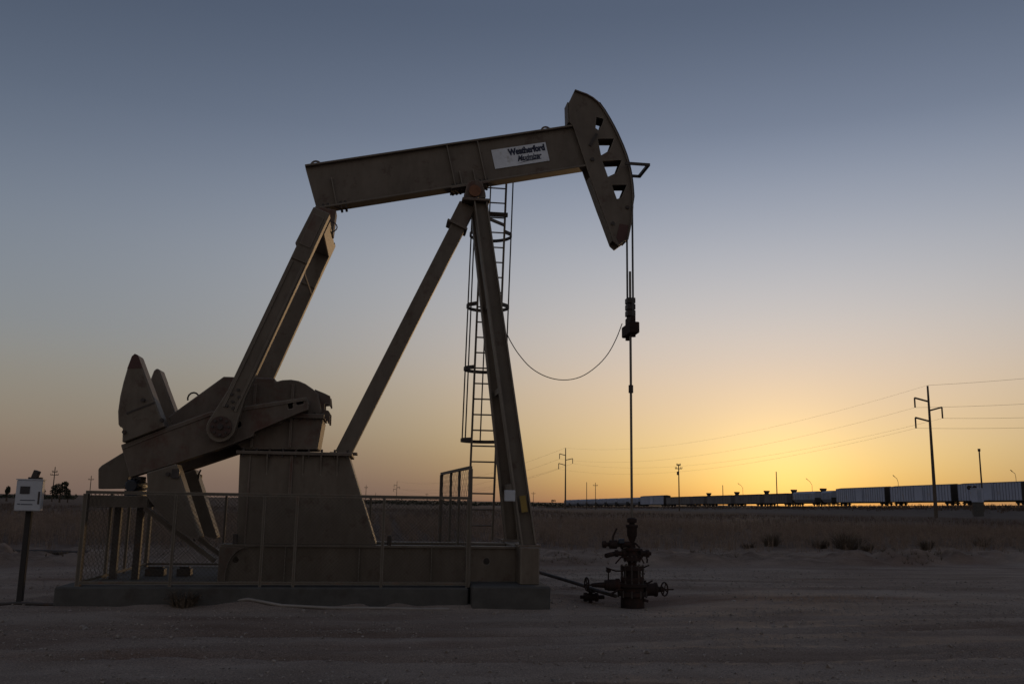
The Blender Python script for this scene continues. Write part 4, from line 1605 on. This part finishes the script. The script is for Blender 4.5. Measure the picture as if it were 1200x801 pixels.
em = MB()
ss = [-80, -40, 0, 40, 80, 130, 180, 240, 300, 360, 420, 520, 700]
prof = [(-34, -4.0), (-3.0, -.35), (3.0, -.35), (34, -4.0)]
vs, fs = [], []
for s in ss:
    c = track(s)
    for dx, dz in prof:
        p = c + TS * dx
        vs.append((p.x, p.y, c.z + dz if dz > -1 else min(c.z - 1.0, ground_at(p.x, p.y) - .4)))
for i in range(len(ss) - 1):
    for k in range(3):
        fs.append((i * 4 + k, i * 4 + k + 1, i * 4 + 5 + k, i * 4 + 4 + k))
em.add(vs, fs)
emo = em.build('railway_embankment', M_BALLAST)
tag(emo, 'low gravel embankment carrying the railway across the plain', None, kind='structure')
for sd in (-.72, .72):
    m = MB()
    for i in range(len(ss) - 1):
        a, b = track(ss[i]) + TS * sd, track(ss[i + 1]) + TS * sd
        m.beam(a - Vector((0, 0, .09)), b - Vector((0, 0, .09)), .075, .17)
    m.build('rail', M_DARK, emo)


def scrub():
    g = np.random.default_rng(77)
    mb = MB()
    for i in range(5200):
        s = g.uniform(0, 1) ** 1.6 * 460 - 40
        off = -2.9 - abs(g.normal(0, 5.0))
        c = track(s) + TS * off
        k = min(1.0, (-off - 3.0) / 31)
        zz = (c.z - .35) * (1 - k) + k * min(c.z - 1, ground_at(c.x, c.y) - .4)
        if vnoise(np.array([s * .11]), np.array([off * .2]), 6)[0] < g.uniform(.05, .6):
            continue
        h = g.uniform(.35, 1.0)
        for _ in range(3):
            b = Vector((c.x + g.normal(0, .3), c.y + g.normal(0, .3), zz - .1))
            t = b + Vector((g.normal(0, .25), g.normal(0, .25), h * g.uniform(.6, 1.1)))
            d = Vector((g.normal(0, 1), g.normal(0, 1), 0)).normalized() * .16
            mb.add([b - d, b + d, t], [(0, 1, 2)])
    tag(mb.build('trackside_weeds', M_STALK2), 'dry weeds along the foot of the train', 'weeds', kind='stuff')


scrub()


def railcar(kind, L, H):
    """a wagon lengthwise along x, rail level at z = 0; the root sits at its middle"""
    t = thing({'box': 'boxcar', 'hopper': 'hopper_car', 'tank': 'gondola_car'}[kind], (0, 0, 0), 'x', 'railcar', 'wagons of the freight train')
    w = 1.55
    body_m = {'box': M_CAR_W, 'hopper': M_CAR_G, 'tank': M_CAR_B}[kind]
    zf = 1.05
    if kind == 'box':
        MB().box((-L / 2, -w, zf), (L / 2, w, H - .25)).build('body', body_m, t)
        m = MB()
        m.add([(-L / 2 - .03, -w - .05, H - .25), (-L / 2 - .03, w + .05, H - .25), (-L / 2 - .03, 0, H), (L / 2 + .03, -w - .05, H - .25), (L / 2 + .03, w + .05, H - .25), (L / 2 + .03, 0, H)],
              [(0, 2, 1), (3, 4, 5), (0, 3, 5, 2), (1, 2, 5, 4), (0, 1, 4, 3)])
        m.build('roof', M_ROOF, t)
        for sx in (-1, 1):
            MB().box((sx * (L / 2 + .03) - .028, -w - .02, zf), (sx * (L / 2 + .03) + .028, w + .02, H - .27)).build('end_wall', M_CARDK, t)
        m = MB()
        nrib = int(L / 1.1)
        for k in range(nrib + 1):
            x = -L / 2 + .06 + k * (L - .12) / nrib
            for sy in (-1, 1):
                m.box((x - .05, sy * (w + .045) - .045, zf), (x + .05, sy * (w + .045) + .045, H - .26))
        tag(m.build('side_ribs', M_RIB, t), None, None, kind='stuff')
        for sy in (-1, 1):
            MB().box((-1.6, sy * (w + .12) - .03, zf + .05), (1.6, sy * (w + .12) + .03, H - .4)).build('door', body_m, t)
            MB().box((-L / 2, sy * (w + .06) - .06, zf - .18), (L / 2, sy * (w + .06) + .06, zf - .001)).build('side_sill', M_CARDK, t)
    elif kind == 'hopper':
        m = MB()
        pr = [(-w, 1.9), (-w, H - .6), (-w * .6, H - .12), (w * .6, H - .12), (w, H - .6), (w, 1.9), (w * .5, 1.0), (-w * .5, 1.0)]
        for x in (-L / 2 + .9, L / 2 - .9):
            m.v += [(x, a, b) for a, b in pr]
        m.f += [tuple(range(7, -1, -1)), tuple(range(8, 16))] + [(k, (k + 1) % 8, 8 + (k + 1) % 8, 8 + k) for k in range(8)]
        m.build('body', body_m, t)
        for k in range(9):
            x = -L / 2 + 1.2 + k * (L - 2.4) / 8
            MB().box((x - .06, -w - .10, 1.9), (x + .06, w + .10, H - .62)).build('side_post', body_m, t)
        MB().box((-L / 2 + .9, -.45, H - .118), (L / 2 - .9, .45, H)).build('roof_hatch', M_CAR_G, t)
        m = MB()
        for sx in (-1, 1):
            m.add([(sx * L / 2, -w, 1.15), (sx * L / 2, w, 1.15), (sx * (L / 2 - .9), w, 2.4), (sx * (L / 2 - .9), -w, 2.4), (sx * L / 2, -w, .9), (sx * L / 2, w, .9), (sx * (L / 2 - 1.2), w, .9), (sx * (L / 2 - 1.2), -w, .9)],
                  [(0, 1, 2, 3), (4, 7, 6, 5), (0, 4, 5, 1), (0, 3, 7, 4), (1, 5, 6, 2), (2, 6, 7, 3)])
        m.build('end_sheet', M_CARDK, t)
    else:
        m = MB()
        m.box((-L / 2 + .3, -w, 1.0), (L / 2 - .3, w, H - .5))
        m.build('body', body_m, t)
        for k in range(10):
            x = -L / 2 + .5 + k * (L - 1.0) / 9
            MB().box((x - .08, -w - .08, 1.0), (x + .08, w + .08, H - .52)).build('side_post', body_m, t)
        MB().box((-L / 2 + .2, -w - .1, H - .499), (L / 2 - .2, w + .1, H - .36)).build('top_chord', M_CARDK, t)
    MB().box((-L / 2 + .1, -.35, .72), (L / 2 - .1, .35, 1.0)).build('underframe', M_CARDK, t)
    for sx in (-1, 1):
        MB().box((sx * (L / 2 + .15) - .35, -.15, .75), (sx * (L / 2 + .15) + .35, .15, 1.0)).build('coupler', M_CARDK, t)
        bx = sx * (L / 2 - 2.0)
        bo = MB().box((bx - 1.35, -1.05, .42), (bx + 1.35, 1.05, .70)).build('bogie', M_CARDK, t)
        for dx in (-.88, .88):
            MB().cyl((bx + dx, -.82, .46), (bx + dx, -.68, .46), .46, n=12).build('wheel', M_CARDK, bo)
            MB().cyl((bx + dx, .68, .46), (bx + dx, .82, .46), .46, n=12).build('wheel', M_CARDK, bo)
    return t


gaps = [1212, 1127, 1047.5, 984, 965, 931, 898.5, 864, 831, 815, 783, 753.5, 739, 725.5, 713, 701.5, 690.5, 680, 670, 663]
kinds = ['box', 'box', 'box', 'hopper', 'hopper', 'tank', 'tank', 'tank', 'tank', 'tank', 'box', 'hopper', 'hopper', 'hopper', 'hopper', 'hopper', 'hopper', 'hopper', 'hopper']
labs = ['white ribbed boxcar behind the crossing signal, cut by the picture edge', 'long white ribbed boxcar behind the tall three-armed wire pole',
        'white boxcar third from the picture edge, farther than the tall pole', 'short pale grey hopper car coupled to the third white boxcar',
        'pale grey hopper car lit by the sunset glow, second hopper behind the boxcars', 'dark brown wagon below the lone bare pole over the train',
        'dark wagon second behind the pale hoppers', 'dark wagon below the small bent street lamp',
        'dark short wagon in the middle of the train', 'brown wagon behind the pole with crossarm and transformer',
        'long pale boxcar alone among the far wagons', 'far pale hopper car just beyond the rod', 'far pale hopper car behind the hanging rod',
        'far pale hopper car, first past the rod', 'far pale hopper car, second past the rod', 'far pale hopper car, third past the rod',
        'far pale hopper car behind the crossarm pole', 'far pale hopper car beside the second tall wire pole', 'last visible hopper car at the second tall wire pole']
protos = {}
for i in range(len(gaps) - 1):
    sa, sb = s_at(gaps[i]), s_at(gaps[i + 1])
    k = kinds[i]
    L = 25.0 if k == 'box' else 16.5
    H = 4.9 if k == 'box' else 4.3
    if k not in protos:
        protos[k] = railcar(k, L, H)
        t = protos[k]
    else:
        t = copy_tree(protos[k])
    c = (track(sa) + track(sb)) / 2
    span = abs(sb - sa) - 2.4
    t.location = c
    d3 = (track(sb) - track(sa)).normalized()
    t.rotation_euler = (0, -math.asin(d3.z), math.atan2(d3.y, d3.x))
    t.scale = (span / L, 1, 1)
    t['label'] = labs[i]
    t['category'] = 'railcar'
    t['group'] = 'wagons of the freight train'
# dark flared brake housings standing above the car ends
for i, px in enumerate((831, 864, 899, 931, 965.5)):
    s = s_at(px)
    c = track(s)
    t = thing('exhaust_stack', (c.x, c.y, c.z), 'dark flared stack above the train, %s counted from the rod' % ('first', 'second', 'third', 'fourth', 'fifth')[i], 'stack', 'dark flared stacks over the wagons')
    zt_ = 5.15
    MB().box((c.x - .55, c.y - .5, c.z + .7), (c.x + .55, c.y + .5, c.z + zt_ - 1.0)).build('shaft', M_CARDK, t)
    MB().add([(c.x + a * w_, c.y + b * .6, c.z + zz) for zz, w_ in ((zt_ - 1.0, .4), (zt_ - .45, .8), (zt_ - .1, .8)) for a, b in ((-1, -1), (1, -1), (1, 1), (-1, 1))],
             [(3, 2, 1, 0), (8, 9, 10, 11)] + [(o + k, o + (k + 1) % 4, o + 4 + (k + 1) % 4, o + 4 + k) for o in (0, 4) for k in range(4)]).build('flared_top', M_CARDK, t)

# ================================================================== POLES, WIRES, LAMPS
def base_z(p):
    return ground_at(p.x, p.y)


def wire_pole(px_base, py_base, D, top, arms, label):
    q = PD(px_base, py_base, D)
    g = base_z(q)
    tp = PD(top[0], top[1], D)
    t = thing('transmission_pole', (q.x, q.y, g), label, 'utility pole', 'tall three-armed wire poles')
    H = tp.z - g
    MB().cyl((q.x, q.y, g - .5), (q.x, q.y, tp.z), .0125 * H * 1.15, .0072 * H, 12).build('pole_shaft', M_POLE, t)
    tips = [Vector((q.x, q.y, tp.z + .1))]
    for (ax_, ay_, by_) in arms:     # arm tip column, its root row on the pole, insulator bottom row
        a = PD(ax_, ay_, D)
        root = PD(px_base, ay_, D)
        rz = root.z
        dx = Vector((_r0.x, _r0.y, 0)) * ((ax_ - (px_base + (top[0] - px_base) * .6)) * D / F)
        zb_ = PD(ax_, by_, D).z
        ao = MB().beam((q.x, q.y, rz - .25), (q.x + dx.x, q.y + dx.y, rz + .35), .22, .26).build('arm', M_POLE, t)
        m = MB().cyl((q.x + dx.x, q.y + dx.y, rz + .35), (q.x + dx.x, q.y + dx.y, zb_), .13, .13, 8)
        m.build('insulator', M_POLE, ao)
        tips.append(Vector((q.x + dx.x, q.y + dx.y, zb_)))
    return tips


tp1 = wire_pole(1096.5, 596, 147, (1090, 448.5), [(1076, 466, 475), (1108, 477, 488), (1075.5, 490, 500)], 'tallest wire pole with three side arms in front of the train')
tp2 = wire_pole(662.5, 590, 318, (663.5, 524), [(656, 532, 537), (671.5, 537.5, 542.5), (655, 543.5, 549)], 'tall three-armed wire pole at the far end of the train')
tp3 = wire_pole(464.5, 586, 640, (465, 563.5), [(461.5, 568, 570.5), (468, 570.5, 572.5), (461, 573, 575.5)], 'distant three-armed wire pole seen just over the fence rail')


def sag_wire(a, b, sag, r, label, n=24):
    pts = [a.lerp(b, k / n) - Vector((0, 0, sag * 4 * (k / n) * (1 - k / n))) for k in range(n + 1)]
    o = MB().tube(pts, r, 5).build('power_line', M_CABLE)
    return tag(o, label, 'power line', 'overhead wires between the tall poles')


wn_ = ('top', 'upper', 'middle', 'lowest')
ends = [(1330, 429), (1330, 464), (1330, 482.5), (1330, 495.5)]
for i in range(4):
    sag_wire(tp1[i], tp2[i], 4.2, .012, '%s overhead wire from the tallest pole back to the second tall pole' % wn_[i], 40)
    sag_wire(tp2[i], tp3[i], 6.0, .022, '%s distant wire running from the second tall pole away past the ladder' % wn_[i], 30)
    e = PD(ends[i][0], ends[i][1], 150)
    sag_wire(tp1[i], e, .35, .02, '%s overhead wire leaving the tallest pole towards the picture edge' % wn_[i], 14)


def plain_pole(px, ytop, D, label, arms=(), transformer=False, w=None, lean=0.0, material=None, group='plain wooden poles'):
    hor = 587 + .0157 * (px - 600)
    q = PD(px, hor, D)
    g = base_z(q)
    zt = PD(px, ytop, D).z
    t = thing('wooden_pole', (q.x, q.y, g), label, 'utility pole', group)
    w = w or .0011 * D * .55
    MB().cyl((q.x, q.y, g - .4), (q.x, q.y, zt), w, w * .7, 9).build('pole_shaft', material or M_WOOD, t)
    for ya, half in arms:
        za = PD(px, ya, D).z
        hw = half * D / F
        c = Vector((q.x, q.y, za))
        ao = MB().beam(c - _r0 * hw, c + _r0 * hw, w * .8, w * 1.1).build('crossarm', material or M_WOOD, t)
        m = MB()
        for k in (-1, -.6, .6, 1):
            m.cyl(c + _r0 * hw * k, c + _r0 * hw * k + Vector((0, 0, w * 2.6)), w * .4, n=6)
        tag(m.build('insulators', M_DARK, ao), None, None, kind='stuff')
    if transformer:
        zz = PD(px, transformer, D).z
        c = Vector((q.x, q.y, zz)) - _r0 * (.9 * D / F)
        MB().cyl(c - Vector((0, 0, .5)), c + Vector((0, 0, .5)), .34, n=12).build('transformer', M_DARK, t)
    return t


plain_pole(796, 543, 262, 'wooden pole with crossarm and transformer over the brown wagon', ((544.5, 2.2), (548.5, 4.0)), 554, .20)
plain_pole(1152.5, 525, 172, 'plain pole rising beside the white trackside cabinet', ((527.5, 1.2),), None, .18)
plain_pole(911, 552, 400, 'plain bare pole rising over the dark wagons in the glow', (), None, .28)
plain_pole(847.5, 568, 460, 'short bare pole over the dark wagons left of the glow', (), None, .24)
plain_pole(687.5, 564.5, 380, 'slim bare pole just past the second tall wire pole', (), None, .17)
plain_pole(697.8, 565, 385, 'slim pole with one crossarm among the far hopper cars', ((568.5, 2.6),), None, .16)
plain_pole(105, 557, 330, 'distant pole with one crossarm behind the belt guard', ((561.5, 3.2),), None, .16)
plain_pole(61.5, 546.5, 300, 'distant pole with two crossarms beside the round dark tree', ((552.5, 3.0), (556, 4.6)), None, .19)
plain_pole(428.5, 568, 420, 'thin distant pole over the fence rail beside the pedestal', ((571, 1.8),), None, .15)
plain_pole(440, 577, 600, 'tiny distant pole second from the pedestal over the fence rail', (), None, .16)
plain_pole(500, 577.5, 620, 'tiny distant pole just before the taller mesh panel', ((579, 1.6),), None, .15)
plain_pole(625, 576, 500, 'faint distant pole beside the foot of the tall post', ((578, 2.2),), None, .16)


def lamp(px, ybase, bend, tip, D, label):
    q = PD(px, 590, D)
    g = base_z(q)
    b = PD(px, bend, D)
    a = PD(tip[0], tip[1], D)
    t = thing('street_lamp', (q.x, q.y, g), label, 'street lamp', 'bent street lamps beyond the train')
    MB().tube([(q.x, q.y, g), (q.x, q.y, b.z), b.lerp(a, .5) + Vector((0, 0, .3)), a], .085, 6).build('mast', M_POLE, t)
    d = (a - b).normalized()
    MB().beam(a - d * .2, a + d * .8, .30, .16).build('lamp_head', M_POLE, t)


lamp(1193, 567, 559, (1186, 552), 330, 'bent street lamp over the nearest white boxcar')
lamp(1054, 570, 564.5, (1048, 558), 360, 'bent street lamp over the gap between white boxcars')
lamp(952.5, 577, 568, (946, 561.5), 420, 'bent street lamp in the bright glow over the pale hoppers')
lamp(871, 580, 571.5, (866, 567), 450, 'faint bent street lamp over the dark wagons')

# crossing signal and cabinet ---------------------------------------------------
q = PD(1140, 597, 166)
g = base_z(q)
cs = thing('crossing_signal', (q.x, q.y, g), 'railway crossing signal with two dark round discs beside the cabinet', 'signal')
zz = PD(1140, 571, 166).z
MB().cyl((q.x, q.y, g - .2), (q.x, q.y, zz + .4), .09, n=8).build('mast', M_POLE, cs)
MB().beam(Vector((q.x, q.y, zz)) - _r0 * .6, Vector((q.x, q.y, zz)) + _r0 * .6, .1, .1).build('crossbar', M_CARDK, cs)
for s in (-1, 1):
    c = Vector((q.x, q.y - .1, zz)) + _r0 * (s * .52)
    MB().cyl(c, c + Vector((0, -.12, 0)), .40, n=16).build('signal_disc', M_CARDK, cs)
q = PD(1146.5, 597, 160)
g = base_z(q)
hz0, hz1 = PD(1146, 588, 160).z, PD(1146, 571.5, 160).z
ct = thing('trackside_cabinet', (q.x, q.y, g), 'white trackside cabinet standing in front of the train', 'cabinet')
MB().box((q.x - .6, q.y - .6, g - .2), (q.x + .6, q.y + .6, hz0)).build('plinth', M_CONC, ct)
MB().box((q.x - .72, q.y - .7, hz0), (q.x + .72, q.y + .7, hz1 - .15)).build('housing', M_CAR_W, ct, bevel=.03)
MB().box((q.x - .8, q.y - .78, hz1 - .149), (q.x + .8, q.y + .78, hz1)).build('roof', M_CAR_W, ct, bevel=.03)
MB().box((q.x - .5, q.y - .73, hz0 + .15), (q.x + .3, q.y - .702, hz1 - .35)).build('door', M_CAR_G, ct)


# ================================================================== FAR TREES
def leaf_crown(name, c, rx, rz, n, size, parent, seed, lobes=7):
    g = np.random.default_rng(seed)
    ctr = g.normal(0, 1, (lobes, 3))
    ctr /= np.linalg.norm(ctr, axis=1)[:, None]
    ctr *= g.uniform(.25, .62, (lobes, 1))
    rad = g.uniform(.28, .5, lobes)
    mb = MB()
    for i in range(n):
        k = g.integers(lobes)
        d = g.normal(0, 1, 3)
        d /= np.linalg.norm(d)
        p = ctr[k] + d * rad[k] * g.uniform(.4, 1) ** .5
        if p[2] < -.75:
            continue
        w = Vector((c[0] + p[0] * rx, c[1] + p[1] * rx, c[2] + p[2] * rz))
        a = Vector(g.normal(0, 1, 3)).normalized() * size
        b = Vector(g.normal(0, 1, 3)).normalized() * size * .7
        mb.add([w - a * .5, w + b * .5, w + a * .5, w - b * .5], [(0, 1, 2, 3)])
    return mb.build(name, M_LEAF, parent)


def far_tree(px, ytop, halfw, D, label, seed, n=700, ybase=None):
    hor = 587 + .0157 * (px - 600)
    q = PD(px, hor, D)
    g = base_z(q)
    zt = PD(px, ytop, D).z
    H = zt - g
    rx = halfw * D / F
    t = thing('tree', (q.x, q.y, g), label, 'tree', 'far trees on the plain')
    tr = MB().cyl((q.x, q.y, g - .3), (q.x, q.y, g + H * .55), .05 * H, .02 * H, 8)
    for k in range(5):
        a = k * 1.26
        tr.cyl((q.x, q.y, g + H * (.25 + .05 * k)), (q.x + math.cos(a) * rx * .6, q.y + math.sin(a) * rx * .6, g + H * (.55 + .06 * k)), .018 * H, .006 * H, 6)
    tr.build('trunk', M_BARK, t)
    leaf_crown('crown', (q.x, q.y, g + H * .58), rx * 1.25, H * .50, n, .09 * H, t, seed)


far_tree(70.5, 563.5, 11, 190, 'round dark tree on the horizon between control box and fence', 1, 1100)
far_tree(80, 571, 6, 192, 'low dark bush leaning on the round tree', 2, 400)
far_tree(8.5, 563, 2.6, 400, 'narrow dark tree on the horizon at the picture edge', 3, 350)
far_tree(51, 571.5, 3, 420, 'small far bush just beyond the control box', 4, 250)

tl_ = MB()
g = np.random.default_rng(44)
for px in np.concatenate([np.arange(-40, 90, 1.6), np.arange(420, 668, 1.6), np.arange(1130, 1290, 4)]):
    D = g.uniform(800, 1000)
    hor = 587 + .0157 * (px - 600)
    q = PD(px, hor, D)
    g0 = base_z(q)
    hh_ = g.uniform(2.0, 4.2) * (1.6 if g.uniform() < .12 else 1)
    for k in range(14):
        w = Vector((q.x + g.normal(0, 1.3), q.y + g.normal(0, 1.3), g0 + hh_ * g.uniform(0, 1)))
        a = Vector(g.normal(0, 1, 3)).normalized() * 1.1
        b = Vector(g.normal(0, 1, 3)).normalized() * .8
        tl_.add([w - a, w + b, w + a, w - b], [(0, 1, 2, 3)])
tag(tl_.build('treeline', M_LEAF), 'low scrub line along the far horizon', 'scrub', kind='stuff')

# empty placeholders for nothing else; drop unused data
for me in list(bpy.data.meshes):
    if me.users == 0:
        bpy.data.meshes.remove(me)
